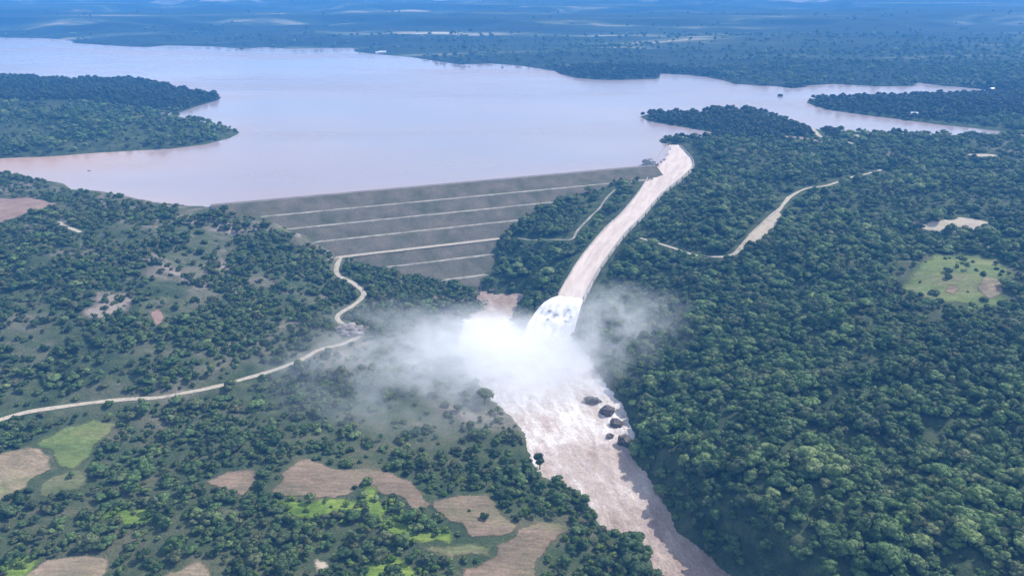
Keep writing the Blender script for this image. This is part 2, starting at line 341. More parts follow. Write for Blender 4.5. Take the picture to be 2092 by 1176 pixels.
FALLP = np.array([CH_L[-1][:2], CH_R[-1][:2], at(1168, 694, RIV_Z)[:2], at(1066, 694, RIV_Z)[:2], (CH_L[-1][0] - 20, CH_L[-1][1] - 14)])
FA = CH_C[-1][:2]; FB = np.array(at(1117, 694, RIV_Z)[:2]); FL = np.linalg.norm(FB - FA); FD = (FB - FA) / FL
CTRL = [(458,438,-3),(490,462,-11),(545,488,-24),(600,508,-34),(650,522,-41),  # surveyed ground heights: photograph pixel and height
  (0,360,2),(130,385,2),(300,415,1),(420,428,-1),(-200,380,6),(-300,500,4),(0,420,4),(100,470,0),(200,440,1),(300,500,-10),(420,480,-16),(480,470,-18),
  (0,560,-12),(150,600,-22),(300,600,-30),(450,570,-34),(560,540,-38),(620,520,-40),(-200,700,-20),(0,720,-36),(200,720,-44),(400,700,-50),(560,650,-54),(650,600,-54),
  (690,545,-50),(745,600,-60),(690,650,-64),(740,680,-68),(640,725,-66),(500,775,-64),(330,812,-60),(150,828,-56),(0,857,-52),(-250,860,-42),
  (780,560,-64),(860,580,-72),(930,600,-80),(960,620,-84),(850,650,-80),(800,720,-78),(900,750,-83),(700,800,-76),(860,850,-80),(980,860,-83),
  (500,860,-72),(250,880,-65),(80,930,-60),(-250,1000,-52),(100,1000,-63),(450,960,-70),(650,950,-72),(800,970,-75),(950,940,-79),(1050,980,-82),
  (300,1080,-67),(0,1120,-60),(600,1080,-72),(800,1080,-75),(1000,1060,-78),(1150,1050,-82),(0,1300,-60),(-250,1200,-55),(300,1300,-66),(600,1250,-72),(900,1200,-77),(1100,1150,-80),(1200,1150,-82),(1100,1350,-80),(1280,1140,-83),
  (1010,590,-80),(1040,540,-66),(1090,560,-66),(1130,560,-58),(1060,640,-84),(1090,610,-72),(1060,490,-47),(1100,450,-35),(1110,410,-22),(1150,430,-28),(1180,480,-38),(1150,520,-48),(1200,400,-18),(1240,370,-9),(1250,430,-24),(1300,360,-4),(1330,345,1),
  (1230,620,-60),(1210,660,-72),(1270,560,-46),(1300,620,-58),(1250,700,-78),(1320,500,-28),(1400,430,-12),(1420,350,3),(1450,300,5),(1400,288,4),(1500,260,6),(1600,270,6),
  (1350,560,-40),(1400,640,-48),(1300,760,-74),(1380,760,-58),(1340,860,-69),(1450,860,-44),(1400,960,-58),(1500,940,-40),(1480,1040,-42),(1600,1000,-36),(1440,1100,-71),(1540,1120,-44),(1640,1120,-42),(1600,1200,-54),(1700,1300,-60),
  (1500,520,-16),(1500,700,-38),(1600,400,-2),(1700,330,4),(1650,600,-22),(1700,800,-30),(1800,950,-28),(1850,700,-16),(1900,460,0),(1950,560,-6),(2092,620,-6),(2092,800,-12),(2092,1000,-18),(1900,1100,-28),(2092,1200,-22),(2300,900,-6),(2300,600,4),(2250,400,10),(1900,330,6),(2050,310,6),
  (2300,1300,-20),(1900,1300,-36),(1000,1500,-80),(500,1500,-72)]
_CP = np.array([at(*c)[:2] for c in CTRL]); _CZ = np.array([c[2] for c in CTRL], float)
_kern = lambda r: np.sqrt(r * r + 45.0 ** 2)
_K = _kern(np.linalg.norm(_CP[:, None] - _CP[None], axis=2)) + np.eye(len(_CP)) * -3.0
_n = len(_CP); _A = np.zeros((_n + 3, _n + 3)); _A[:_n, :_n] = _K; _A[:_n, _n] = 1; _A[:_n, _n + 1:] = _CP / 1000; _A[_n:, :_n] = _A[:_n, _n:].T
_W = np.linalg.solve(_A, np.concatenate([_CZ, [0, 0, 0]]))
def rbf(x, y):
    out = np.full(x.shape, _W[_n])
    out = out + _W[_n + 1] * x / 1000 + _W[_n + 2] * y / 1000
    for i in range(_n): out += _W[i] * _kern(np.hypot(x - _CP[i, 0], y - _CP[i, 1]))
    return out
def base_height(x, y, sd):
    """land height before roads and the chute are cut in; sd is the signed distance to the lake shore"""
    zn = np.clip(rbf(np.clip(x, -1100, 1100), np.clip(y, 150, 1700)), -88, 25)
    zn = zn + (fbm(x / 90, y / 90, 4) * 2.2 + fbm(x / 150 + 31, y / 110, 3) * np.where(x > 0, 6.5, 4.0) * sstep(30, 140, seg_dist(x, y, CH_C, False)) * sstep(40, 110, sd)) * sstep(-86, -66, zn)
    zf = 3 + 20 * sstep(0, 260, sd) * (0.75 + 0.5 * pnoise(x / 500, y / 500)) + 2.5 * fbm(x / 160, y / 160, 3)
    zf = zf + sstep(2900, 6000, y) * np.minimum(12 + 420 * np.maximum(0, fbm(x / 2600 + 3, y / 1500, 4) - 0.05) + 35 * fbm(x / 900, y / 500, 3), 240)
    zf = zf + np.exp(-(((x - 330) / 130) ** 2 + ((y - 2520) / 60) ** 2)) * 14
    far = np.maximum(sstep(1350, 1650, y), sstep(900, 1300, np.abs(x)) * sstep(800, 1100, y))
    z = zn * (1 - far) + zf * far
    shore = np.minimum(0.22 * np.abs(sd), 60)
    below = sstep(0, 45, sd)
    zo = np.where(z > 0, np.minimum(z, shore + 0.2), z * below + 0.2 * (1 - below))
    zi = -np.minimum(0.22 * np.abs(sd), 9)
    return np.where(sd < 0, zi, zo)

ROADS = {}   # name -> centre line with heights, half width
def ground_raw(x, y):
    sd = sdist(x, y, LAKE); return base_height(x, y, sd), sd
def survey(pts):
    """walk each sight line down to the ground"""
    out = []
    for px, py in pts:
        lo, hi = -100.0, 30.0
        zs = np.linspace(30, -100, 131); P = np.array([at(px, py, z) for z in zs])
        g, _ = ground_raw(P[:, 0], P[:, 1]); k = np.argmax(g >= zs)
        out.append((P[k, 0], P[k, 1], g[k]))
    return out
def smooth_z(L, n=5):
    z = np.array([p[2] for p in L]); z = np.convolve(np.pad(z, n, 'edge'), np.ones(2 * n + 1) / (2 * n + 1), 'valid')
    return [np.array((p[0], p[1], q)) for p, q in zip(L, z)]
ROADS['left'] = (smooth_z(smooth_line(survey([(-200,905),(-60,875),(0,858),(60,843),(150,829),(215,821),(270,817),(330,812),(420,795),(500,775),(560,757),(620,733),(650,716),(700,703),(732,688),(712,668),(692,654),(690,642),(712,630),(738,612),(742,598),(722,582),(694,564),(687,548),(697,527)]), 5)), 3.6)
ROADS['right'] = (smooth_z(smooth_line(survey([(1296,486),(1330,491),(1380,511),(1440,527),(1497,519),(1530,487),(1560,456),(1592,428),(1612,405),(1645,386),(1690,379),(1730,366),(1770,357),(1800,347)]), 6)), 3.4)
ROADS['abutment'] = (smooth_z(smooth_line(survey([(1258,385),(1240,405),(1225,425),(1205,445),(1180,472),(1168,490),(1130,490),(1085,492),(1058,487)]), 5)), 3.2)
ROADS['shore'] = (smooth_z(smooth_line(survey([(1660,262),(1672,275),(1690,285),(1705,287),(1735,292),(1745,300)]), 6)), 4.0)
ROADS['farm'] = (smooth_z(smooth_line(survey([(1955,489),(1975,494),(2000,500),(2023,505)]), 5)), 3.4)
ROADS['lane'] = (smooth_z(smooth_line(survey([(118,455),(132,463),(150,470),(165,476)]), 5)), 2.8)

def ground(x, y):
    z, sd = ground_raw(x, y)
    # the embankment stands on ground that was cut away under its crest
    s_ = (x - DA[0]) * DU[0] + (y - DA[1]) * DU[1]; d_ = (x - DA[0]) * DN[0] + (y - DA[1]) * DN[1]
    dz_ = CREST - (np.maximum(np.abs(d_), 5) - 5) / 2.4 - 2.5
    z = np.where((s_ > 12) & (s_ < DL - 4) & (d_ > -30) & (d_ < 34), np.minimum(z, dz_), z)
    # chute cut
    wd, wv = seg_dist(x, y, CH_C, False, CH_W); _, cz = seg_dist(x, y, CH_C, False, [c[2] for c in CH_C])
    e = wd - wv
    k = 1 - sstep(2.5, 24, e)
    z = np.where(e < 2.0, np.minimum(z, cz - 5.0), z * (1 - k) + (cz - 0.3) * k)
    # the rock step under the fall
    t_ = np.clip(((x - FA[0]) * FD[0] + (y - FA[1]) * FD[1]) / FL, 0, 1)
    z = np.where(sdist(x, y, FALLP) < 4, np.minimum(z, -63 - 27 * t_), z)
    # river bed and banks
    rd = sdist(x, y, RIVER)
    b = 1 - sstep(0, 16, rd)
    zb = np.where(rd < 0, RIV_Z - np.minimum(-rd * 0.35, 5), RIV_Z + np.minimum(rd * 0.35, 4))
    z = np.where(y < 960, np.where(e < 2.0, z, z * (1 - b) + zb * b), z)
    for L, hw in ROADS.values():
        x0, y0 = min(p[0] for p in L) - 30, min(p[1] for p in L) - 30; x1, y1 = max(p[0] for p in L) + 30, max(p[1] for p in L) + 30
        m = (x > x0) & (x < x1) & (y > y0) & (y < y1)
        if m.any():
            d, zz = seg_dist(x[m], y[m], L, False, [p[2] for p in L])
            k = 1 - sstep(hw + 1.5, hw + 14, d); z[m] = z[m] * (1 - k) + zz * k
    return z, sd, rd, e
def gz(x, y): return float(ground(np.array([float(x)]), np.array([float(y)]))[0][0])
def on_ground(px, py):
    """where the sight line through a photograph pixel meets the land"""
    zs = np.linspace(60, -100, 321); P = np.array([at(px, py, z) for z in zs]); g = ground(P[:, 0].copy(), P[:, 1].copy())[0]
    k = np.argmax(g >= zs); return np.array((P[k, 0], P[k, 1], g[k]))

# ------------------------------------------------------------------ the ground sheet
rows = list(np.arange(-400, 240, 40.0)); D = 240.0
while D < 46000: rows.append(D); D += max(4.0, D * 0.0062)
rows = np.array(rows); NC = 521
uu = np.linspace(-1, 1, NC); Wd = np.maximum(rows, 0) * 0.84 + 260
GX = (uu[None] * Wd[:, None]).ravel(); GY = np.repeat(rows, NC)
GZ, GSD, GRD, GE = ground(GX, GY)
ij = np.arange(len(rows) * NC).reshape(len(rows), NC)
QF = np.stack([ij[:-1, :-1], ij[:-1, 1:], ij[1:, 1:], ij[1:, :-1]], -1).reshape(-1, 4)
gme = mesh_np('ground', np.stack([GX, GY, GZ], 1), QF, MG)
# land cover: red = dry scrub hillside, green = grassland, blue = far farmland
left = GX < np.interp(GY, [300, 430, 560, 700, 800, 950, 1050, 1300], [60, 70, 40, 10, -20, -60, -200, -420])
n1 = fbm(GX / 120, GY / 120, 4)
dry = np.where(left & (GY < 1300), sstep(-0.55, 0.35, n1), 0) * sstep(540, 620, GY - GX * 0.15)
dry = np.maximum(dry, np.where(GX > 300, sstep(0.35, 0.8, n1), 0) * (GY < 1500) * 0.7)
gr = np.where(left & (GY < 800), sstep(-0.6, 0.1, n1), 0) * (1 - 0.6 * sstep(560, 640, GY))
mcg = np.array(at(1945, 570, -6)[:2]); gr = np.maximum(gr, 1.3 * np.exp(-(((GX - mcg[0]) / 100) ** 2 + ((GY - mcg[1]) / 95) ** 2))); gr = np.clip(gr, 0, 1)
fa_ = sstep(1500, 2100, GY)
ca = gme.color_attributes.new('cover', 'FLOAT_COLOR', 'POINT')
ca.data.foreach_set('color', np.stack([dry, gr, fa_, np.ones_like(fa_)], 1).astype(np.float32).ravel())
tag(link('ground', gme), 'rolling green and dry brown terrain around the reservoir and river', kind='structure')

# lake surface: every grid cell that touches the lake
wet = (GSD < 6)[QF].any(1) & ((GZ < 0.5)[QF].any(1)) & (GY[QF[:, 0]] > 900)
lf = QF[wet]; used, inv = np.unique(lf, return_inverse=True)
lme = mesh_np('lake', np.stack([GX[used], GY[used], np.zeros(len(used))], 1), inv.reshape(-1, 4), ML)
lx, ly = GX[used], GY[used]; mud = 0.95 * np.exp(-(((lx + 850) / 330) ** 2 + ((ly - 1330) / 130) ** 2)) + 0.35 * np.exp(-np.abs(GSD[used]) / 30)
lme.attributes.new('mud', 'FLOAT', 'POINT').data.foreach_set('value', np.clip(mud, 0, 1).astype(np.float32))
tag(link('lake', lme), 'wide pale silty reservoir behind the dam', kind='structure')

def sheet(name, poly, zf, mat, step, z0=None):
    """a sheet over a polygon, draped on zf(x, y)"""
    poly = np.array(poly); mn, mx = poly.min(0), poly.max(0)
    gx, gy = np.meshgrid(np.arange(mn[0], mx[0], step), np.arange(mn[1], mx[1], step)); gx = gx.ravel(); gy = gy.ravel()
    rs = np.random.RandomState(3); gx = gx + rs.uniform(-.25, .25, gx.shape) * step; gy = gy + rs.uniform(-.25, .25, gy.shape) * step
    k = sdist(gx, gy, poly) < -step * 0.45
    pts = [Vector(p) for p in poly] + [Vector((a, b)) for a, b in zip(gx[k], gy[k])]
    n = len(poly)
    v, e, f, *_ = geometry.delaunay_2d_cdt(pts, [(i, (i + 1) % n) for i in range(n)], [], 1, 1e-4)
    V = np.array([(p.x, p.y) for p in v]); z = zf(V[:, 0].copy(), V[:, 1].copy())
    Fc = np.array([t if (v[t[1]] - v[t[0]]).cross(v[t[2]] - v[t[0]]) > 0 else (t[0], t[2], t[1]) for t in f])
    return mesh_np(name, np.column_stack([V, z]), Fc, mat)
def offset_poly(poly, d):
    P = np.array(poly); a = 0.5 * np.sum(P[:, 0] * np.roll(P[:, 1], -1) - np.roll(P[:, 0], -1) * P[:, 1]); s = 1 if a > 0 else -1
    t = np.roll(P, -1, 0) - np.roll(P, 1, 0); t /= np.linalg.norm(t, axis=1)[:, None] + 1e-9
    return P + s * d * np.column_stack([t[:, 1], -t[:, 0]])
def densify(poly, step, amp=0.0, seed=0):
    P = list(poly) + [poly[0]]; out = []
    for a, b in zip(P[:-1], P[1:]):
        a = np.array(a); b = np.array(b); n = max(1, int(np.linalg.norm(b - a) / step))
        out += [a + (b - a) * i / n for i in range(n)]
    out = np.array(out)
    if amp:
        out = out + amp * np.column_stack([fbm(out[:, 0] / 22 + seed, out[:, 1] / 22, 3), fbm(out[:, 0] / 22 + 50, out[:, 1] / 22 + seed, 3)])
    return out
LAND = np.array(at(1120, 705, RIV_Z)[:2])                     # where the falling water lands
def riv_z(x, y):
    d = np.hypot(x - LAND[0], y - LAND[1]); a = 0.7 * np.exp(-d / 260) + 0.5
    return RIV_Z + 0.2 + a * (1.1 * fbm(x / 8, y / 8, 4)) + 2.2 * np.exp(-(d / 30) ** 2) * (1 + fbm(x / 6, y / 6, 3))
river_poly = [p for p in RIVER]
rme = sheet('river', offset_poly(densify(river_poly, 6), 4.5), riv_z, M_RIVER, 1.9)
rv = np.array([v.co[:] for v in rme.vertices]); dl = np.hypot(rv[:, 0] - LAND[0], rv[:, 1] - LAND[1])
foam = np.clip(1.3 - dl / 360, 0.15, 1.1) * (1 - 0.95 * sstep(845, 880, rv[:, 1]))
foam = foam + 0.3 * fbm(rv[:, 0] / 30, rv[:, 1] / 60, 3)
fat = rme.attributes.new('foam', 'FLOAT', 'POINT'); fat.data.foreach_set('value', np.clip(foam, 0, 1.2).astype(np.float32))
tag(link('river', rme), 'foaming white and silty pink river below the spillway', kind='structure')

# ------------------------------------------------------------------ embankment dam
LEV = [-10.0, -22.2, -34.7, -48.0, -59.8, -74.3]; SL = 2.4; BW = 3.6
def slab(name, pts_fn, n, mat, parent, label=None):
    """a strip of cross-section rows: pts_fn(t) -> list of (s, d, z), swept along the axis"""
    V = []; m = None
    for i in range(n + 1):
        row = pts_fn(i / n); m = len(row); V += [dam_pt(*q) for q in row]
    Fc = [(i * m + j, i * m + j + 1, (i + 1) * m + j + 1, (i + 1) * m + j) for i in range(n) for j in range(m - 1)]
    me = mesh_np(name, V, Fc, mat, smooth=False); bm = bmesh.new(); bm.from_mesh(me); bmesh.ops.recalc_face_normals(bm, faces=bm.faces); bm.to_mesh(me); bm.free()
    o = link(name, me, parent)
    if label: o['label'] = label
    return o
dam = tag(empty('embankment_dam'), 'long grey-green earth dam with pale horizontal berms across the valley', 'dam')
S0, S1 = -6.0, DL + 3.0
zs = [CREST] + LEV + [-92.0]
dedge = lambda z: 5.0 + (CREST - z) * SL
slab('crest_road', lambda t: [(S0 + (S1 - S0) * t, -5.5, -4.0), (S0 + (S1 - S0) * t, -5.0, CREST - 0.1), (S0 + (S1 - S0) * t, -4.6, CREST), (S0 + (S1 - S0) * t, 4.6, CREST), (S0 + (S1 - S0) * t, 5.0, CREST - 0.15)], 60, M_CREST, dam)
def upf(t):
    s = S0 + (S1 - S0) * t; return [(s, -5.2, CREST - 0.2), (s, -40, -12.0)]
slab('upstream_face', upf, 40, M_GRAVEL, dam)
for i in range(len(zs) - 1):
    z0 = zs[i]; z1 = zs[i + 1]; dd0 = dedge(z0) + (BW * 0.5 if i else 0); dd1 = dedge(z1) - BW * 0.5
    def ff(t, z0=z0, z1=z1, d0=dd0, d1=dd1):
        s = S0 + (S1 - S0) * t; r = []
        for k in range(6):
            u = k / 5; d = d0 + (d1 - d0) * u; w = 0.35 * float(fbm(np.array([s / 25]), np.array([d / 12 + z0]), 3)[0]) * math.sin(math.pi * u)
            r.append((s, d, z0 + (z1 - z0) * u + w))
        return r
    slab('face_band', ff, 110, M_DAM, dam)
for i, z in enumerate(LEV):
    d0 = dedge(z) - BW * 0.5; d1 = dedge(z) + BW * 0.5
    wide = 1.5 if i == 3 else 1.0
    def bf(t, z=z, d0=d0, d1=d1, wd=wide, i=i):
        s = S0 + (S1 - S0) * t; w = 0.8 * float(pnoise(np.array([s / 30.0]), np.array([i * 3.7]))[0])
        return [(s, d0 - 0.8, z + 0.34), (s, d0 + 0.3 + w * .3, z + 0.30), (s, d1 * wd - d0 * (wd - 1) + 0.3 + w, z + 0.32), (s, d1 * wd - d0 * (wd - 1) + 1.0 + w, z - 0.4)]
    slab('berm', bf, 110, M_DIRT if i == 3 else M_BERM, dam)

# ------------------------------------------------------------------ spillway
spill = tag(empty('spillway'), 'long straight concrete spillway chute carrying white water down the right abutment', 'spillway')
cl = smooth_line([np.concatenate([l, r]) for l, r in zip(CH_L, CH_R)], 6)
CL = np.array([q[:3] for q in cl]); CR = np.array([q[3:] for q in cl]); nS = len(CL)
run = np.concatenate([[0], np.cumsum(np.linalg.norm(np.diff((CL + CR) / 2, axis=0), axis=1))])
def strip(name, rows_, mat, parent, uv=None, smooth=True):
    V = np.array(rows_); n, m, _ = V.shape
    Fc = np.array([(i * m + j, (i + 1) * m + j, (i + 1) * m + j + 1, i * m + j + 1) for i in range(n - 1) for j in range(m - 1)])
    me = mesh_np(name, V.reshape(-1, 3), Fc, mat, smooth)
    bm = bmesh.new(); bm.from_mesh(me); bmesh.ops.recalc_face_normals(bm, faces=bm.faces)
    if sum(f.normal.z for f in bm.faces) < 0: bmesh.ops.reverse_faces(bm, faces=bm.faces)
    bm.to_mesh(me); bm.free()
    if uv is not None:
        ul = me.uv_layers.new(name='UVMap'); U = uv.reshape(-1, 2)
        li = np.zeros(len(me.loops), np.int32); me.loops.foreach_get('vertex_index', li); ul.data.foreach_set('uv', U[li].astype(np.float32).ravel())
    return link(name, me, parent)
fl = []; wl = []; uvs = []
for i in range(nS):
    a, b = CL[i], CR[i]
    fl.append([a + (b - a) * t - np.array((0, 0, 3.0)) for t in np.linspace(-0.03, 1.03, 4)])
    ts = np.linspace(0.0, 1.0, 17); wrow = []
    wdt = np.linalg.norm((b - a)[:2])
    for t in ts:
        q = a + (b - a) * t
        q = q + np.array((0, 0, 0.7 * float(fbm(np.array([t * wdt / 5]), np.array([run[i] / 9]), 3)[0]) + 0.35 * max(0, math.sin(run[i] / 11.0)) ** 3))
        wrow.append(q)
    wl.append(wrow); uvs.append([(t * wdt, run[i]) for t in ts])
strip('chute_floor', fl, M_CONC, spill)
strip('chute_water', wl, M_CHUTE, spill, np.array(uvs))
for side, E in (('l', CL), ('r', CR)):
    prof = []
    for i in range(2 if side == 'r' else 4, nS):
        c = (CL[i] + CR[i]) / 2; o = (E[i] - c); o[2] = 0; o = o / np.linalg.norm(o)
        e = E[i] - o * 0.5; up = 2.4
        prof.append([e + np.array((0, 0, -4)), e + np.array((0, 0, up)), e + o * 1.1 + np.array((0, 0, up + 0.02)), e + o * 1.3 + np.array((0, 0, -4))])
    strip('side_wall', prof, M_CONC, spill, smooth=False)
    for k in range(8, len(prof) - 2, 5):                      # buttress piers along the outer face of the walls
        e1 = prof[k][2]; e2 = prof[k + 1][2]; o = prof[k][3] - prof[k][0]; o[2] = 0; o /= np.linalg.norm(o); tdir = (e2 - e1) / np.linalg.norm(e2 - e1)
        w = tdir * 0.5; V = [e1 - w, e1 + w, e1 + w + o * 0.7, e1 - w + o * 0.7]
        V = [v + np.array((0, 0, -0.1)) for v in V] + [v + o * (1.0 if j > 1 else 0) + np.array((0, 0, -4.2)) for j, v in enumerate(V)]
        link('buttress', mesh_np('buttress', V, [(0, 1, 2, 3), (4, 7, 6, 5), (0, 4, 5, 1), (1, 5, 6, 2), (2, 6, 7, 3), (3, 7, 4, 0)], M_CONC, False), spill)
# flip bucket lip and the fall
aL, aR = CL[-1], CR[-1]
fallrows = []; fuv = []
bl = np.array(at(1066, 694, RIV_Z)); br = np.array(at(1168, 694, RIV_Z))
for i in range(29):
    u = i / 28; row = []; ur = []
    for j in range(33):
        t = j / 32
        top = aL + (aR - aL) * t; bot = bl + (br - bl) * t
        q = top + (bot - top) * u
        q[2] = top[2] + 2.2 * math.sin(min(1, u * 2.2) * math.pi) * (1 - u) + (bot[2] - 1 - top[2]) * u ** 1.55
        bulge = math.sin(math.pi * u) * 9.0 * (1 - t) ** 1.5                    # the left side of the fan is thrown wide
        q[0] -= bulge
        lump = float(fbm(np.array([t * 7.0]), np.array([u * 5.0]), 4)[0]) * (0.4 + 2.4 * u)
        q[2] += lump; q[1] -= lump * 0.8
        if j in (0, 32): q[2] -= 3.0
        row.append(q); ur.append((t * 45, u * 60))
    fallrows.append(row); fuv.append(ur)
fall = strip('falling_water', fallrows, M_JET, spill, np.array(fuv))
lip = []
for t in np.linspace(-0.04, 1.04, 5):
    q = aL + (aR - aL) * t; o = np.array((CL[-1] + CR[-1]) / 2 - (CL[-2] + CR[-2]) / 2); o[2] = 0; o /= np.linalg.norm(o)
    lip.append([q + np.array((0, 0, -1.2)), q + o * 3 + np.array((0, 0, -0.9)), q + o * 3.4 + np.array((0, 0, -3)), q + o * 1.0 + np.array((0, 0, -26))])
strip('flip_bucket', lip, M_CONC, spill, smooth=False)

# ------------------------------------------------------------------ rocks
def rock_mesh(name, seed, r, mat, squash=0.7, sub=3):
    bm = bmesh.new(); bmesh.ops.create_icosphere(bm, subdivisions=sub, radius=1.0)
    rs = np.random.RandomState(seed); pl = [(Vector(rs.normal(size=3)).normalized(), rs.uniform(.62, .95)) for _ in range(14)]
    for v in bm.verts:
        p = v.co.copy()
        for nn, dd in pl:
            k = p.dot(nn) - dd
            if k > 0: p -= nn * k * 0.97
        p *= 1 + 0.3 * float(fbm(np.array([p.x * 1.7 + seed]), np.array([p.y * 1.7 + p.z * 1.9]), 4)[0])
        v.co = Vector((p.x * r[0], p.y * r[1], p.z * r[2] * squash))
    me = bpy.data.meshes.new(name); bm.to_mesh(me); bm.free(); me.materials.append(mat); return me
for i, (px, py, r, lab) in enumerate([
    (1211, 819, (9, 6, 7), 'pale wet boulder standing in foam, farthest up the right river edge'),
    (1240, 842, (7, 7, 9), 'tall dark boulder in the foam below the farthest boulder'),
    (1262, 866, (7, 6, 7), 'dark blocky boulder near the right bank midway along the row of rocks'),
    (1246, 890, (4, 4, 3), 'low grey rock awash beside the row of boulders'),
    (1277, 905, (7, 6, 10), 'steep dark rock against the right bank beside a small white cascade')]):
    q = at(px, py, RIV_Z + 1)
    tag(link('boulder', rock_mesh('boulder', 20 + i, r, M_ROCK), loc=(q[0], q[1], RIV_Z + r[2] * 0.25), rotz=i * 1.3), lab, 'rock', 'boulders along the right river edge')
for i, (px, py, r, lab) in enumerate([
    (1122, 634, (3.2, 2, 1.4), 'dark mossy rock breaking the top of the white fall'),
    (1137, 643, (3.5, 2, 1.5), 'mossy rock at the centre of the white fall'),
    (1120, 652, (2.2, 1.8, 1.6), 'small dark rock on the left side of the white fall'),
    (1156, 655, (5.5, 1.6, 1.2), 'long thin rock ledge slanting across the lower white fall'),
    (1161, 634, (1.5, 1.5, 1.4), 'small upper dark stone on the right of the white fall'),
    (1165, 646, (1.5, 1.5, 1.4), 'small lower dark stone on the right of the white fall')]):
    q = min((v for r_ in fallrows for v in r_), key=lambda v: (proj(*v)[0] - px) ** 2 + (proj(*v)[1] - py) ** 2)
    tag(link('fall_rock', rock_mesh('fall_rock', 50 + i, r, M_MOSS), loc=(q[0], q[1] - 0.3, q[2] + 0.2), rotz=(-0.7 if i == 3 else i * 0.4)), lab, 'rock', 'rocks breaking through the fall')
q = on_ground(712, 678)
tag(link('rubble_mound', rock_mesh('rubble_mound', 77, (17, 14, 9), M_GRAVEL, 0.8, 4), loc=(q[0], q[1], q[2] + 0.5)), 'pale rubble mound beside the bend of the left road', 'mound')
q = on_ground(985, 622)
tag(link('bank_rocks', rock_mesh('bank_rocks', 78, (9, 8, 5), M_GRAVEL, 0.8, 4), loc=(q[0], q[1], RIV_Z + 2)), 'grey rocky outcrop on the left edge of the brown toe pool', 'rock')
q = on_ground(1005, 594)
tag(link('toe_rock', rock_mesh('toe_rock', 79, (5, 4, 4), M_ROCK, 0.8), loc=(q[0], q[1], RIV_Z + 2)), 'dark rock on the far edge of the brown toe pool', 'rock')
q = at(1325, 336, 1)
tag(link('abutment_mound', rock_mesh('abutment_mound', 80, (13, 8, 9), M_CONC, 0.9, 4), loc=(q[0], q[1], 2)), 'pale grey rounded mound at the spillway end of the dam crest', 'mound')

# ------------------------------------------------------------------ roads and fields
def ribbon(name, L, hw, mat, label, lift=0.35, seed=0):
    L = [np.array(p) for p in L]; rows_ = []
    for i, p in enumerate(L):
        t = L[min(i + 1, len(L) - 1)] - L[max(i - 1, 0)]; t = t[:2] / (np.linalg.norm(t[:2]) + 1e-9); nn = np.array((-t[1], t[0]))
        w0 = hw * (1 + 0.4 * float(fbm(np.array([i / 6.0]), np.array([seed + .3]), 3)[0])); w1 = hw * (1 + 0.4 * float(fbm(np.array([i / 6.0]), np.array([seed + 9.3]), 3)[0]))
        r = []
        for k in (-1.0, -0.5, 0, 0.5, 1.0):
            q = p[:2] + nn * k * (w0 if k < 0 else w1); r.append((q[0], q[1], p[2] + lift - 0.12 * k * k))
        rows_.append(r)
    o = strip(name, rows_, mat, None); return tag(o, label, kind='structure')
ribbon('road', ROADS['left'][0], 2.9, M_DIRT, 'pale dirt road winding from the dam along the left hillside', seed=1)
ribbon('road', ROADS['right'][0], 2.8, M_DIRT, 'pale dirt track climbing through the right-bank forest', seed=2)
ribbon('path', ROADS['abutment'][0], 1.6, M_BERM, 'pale track through the trees between the dam and the chute', seed=3)
ribbon('path', ROADS['shore'][0], 4.0, M_DIRT, 'pale lane near the right shore of the lake', seed=4)
ribbon('path', ROADS['farm'][0], 3.4, M_DIRT, 'short pale track below the sandy clearing', seed=5)
ribbon('path', ROADS['lane'][0], 2.8, M_DIRT, 'short pale lane on the upper left hillside', seed=6)

FIELDS = []; SOFTF = []
def field(px_poly, mat, label, amp=5.5, lift=0.4, step=5.0, soft=None):
    soft = soft or {'lush_field': 15.0, 'stony_ground': 45.0, 'green_field': 12.0, 'olive_field': 16.0}.get(mat.name, 9.0)
    P = np.array([on_ground(*p)[:2] for p in px_poly]); P = densify(P, 5.0, amp, len(FIELDS) * 7.7)
    FIELDS.append(P); SOFTF.append(mat.name == 'lush_field' or soft > 20)
    me = sheet('field', P, lambda x, y: ground(x, y)[0] + lift, mat, step)
    fv = np.array([v.co[:2] for v in me.vertices]); ed = np.clip(-sdist(fv[:, 0], fv[:, 1], P) / soft, 0, 1)
    ea = me.attributes.new('edge', 'FLOAT', 'POINT'); ea.data.foreach_set('value', ed.astype(np.float32))
    return tag(link('field', me), label, kind='structure')
field([(68,908),(130,872),(200,853),(240,865),(222,893),(192,928),(176,950),(150,968),(112,962),(100,930)], M_GREEN, 'light green field below the left road')
field([(-60,938),(0,930),(62,912),(98,932),(110,964),(70,980),(36,1008),(0,1030),(-60,1050)], M_TAN, 'pinkish brown field at the left edge below the green field')
field([(118,966),(176,954),(200,970),(182,1004),(110,1016),(70,1012),(84,984)], M_OLIVE, 'dull olive pasture under the left green field')
field([(404,988),(440,966),(528,950),(532,984),(496,1020),(452,1000)], M_BROWN, 'small brown field left of the large field')
field([(568,962),(618,938),(690,957),(786,957),(832,976),(872,1012),(884,1040),(842,1046),(806,1016),(742,988),(728,1014),(600,1020),(560,1006)], M_BROWN, 'large grey-brown field in the middle of the lower left bank')
field([(545,1016),(600,1022),(728,1016),(744,990),(772,990),(792,1036),(812,1050),(770,1066),(720,1052),(640,1058),(572,1068)], M_LUSH, 'bright green crop strip under the large brown field')
field([(796,1046),(830,1056),(850,1082),(918,1084),(936,1098),(916,1112),(838,1108),(800,1120),(760,1104),(780,1070)], M_LUSH, 'vivid green plot between trees in the lower centre')
field([(760,1140),(816,1136),(862,1170),(880,1215),(750,1215),(742,1170)], M_LUSH, 'bright yellow-green plot at the bottom edge')
field([(880,1024),(930,1012),(1000,1008),(1012,1034),(1050,1062),(1062,1084),(1020,1104),(952,1090),(904,1058)], M_BROWN, 'pinkish brown field with two dark bushes on it')
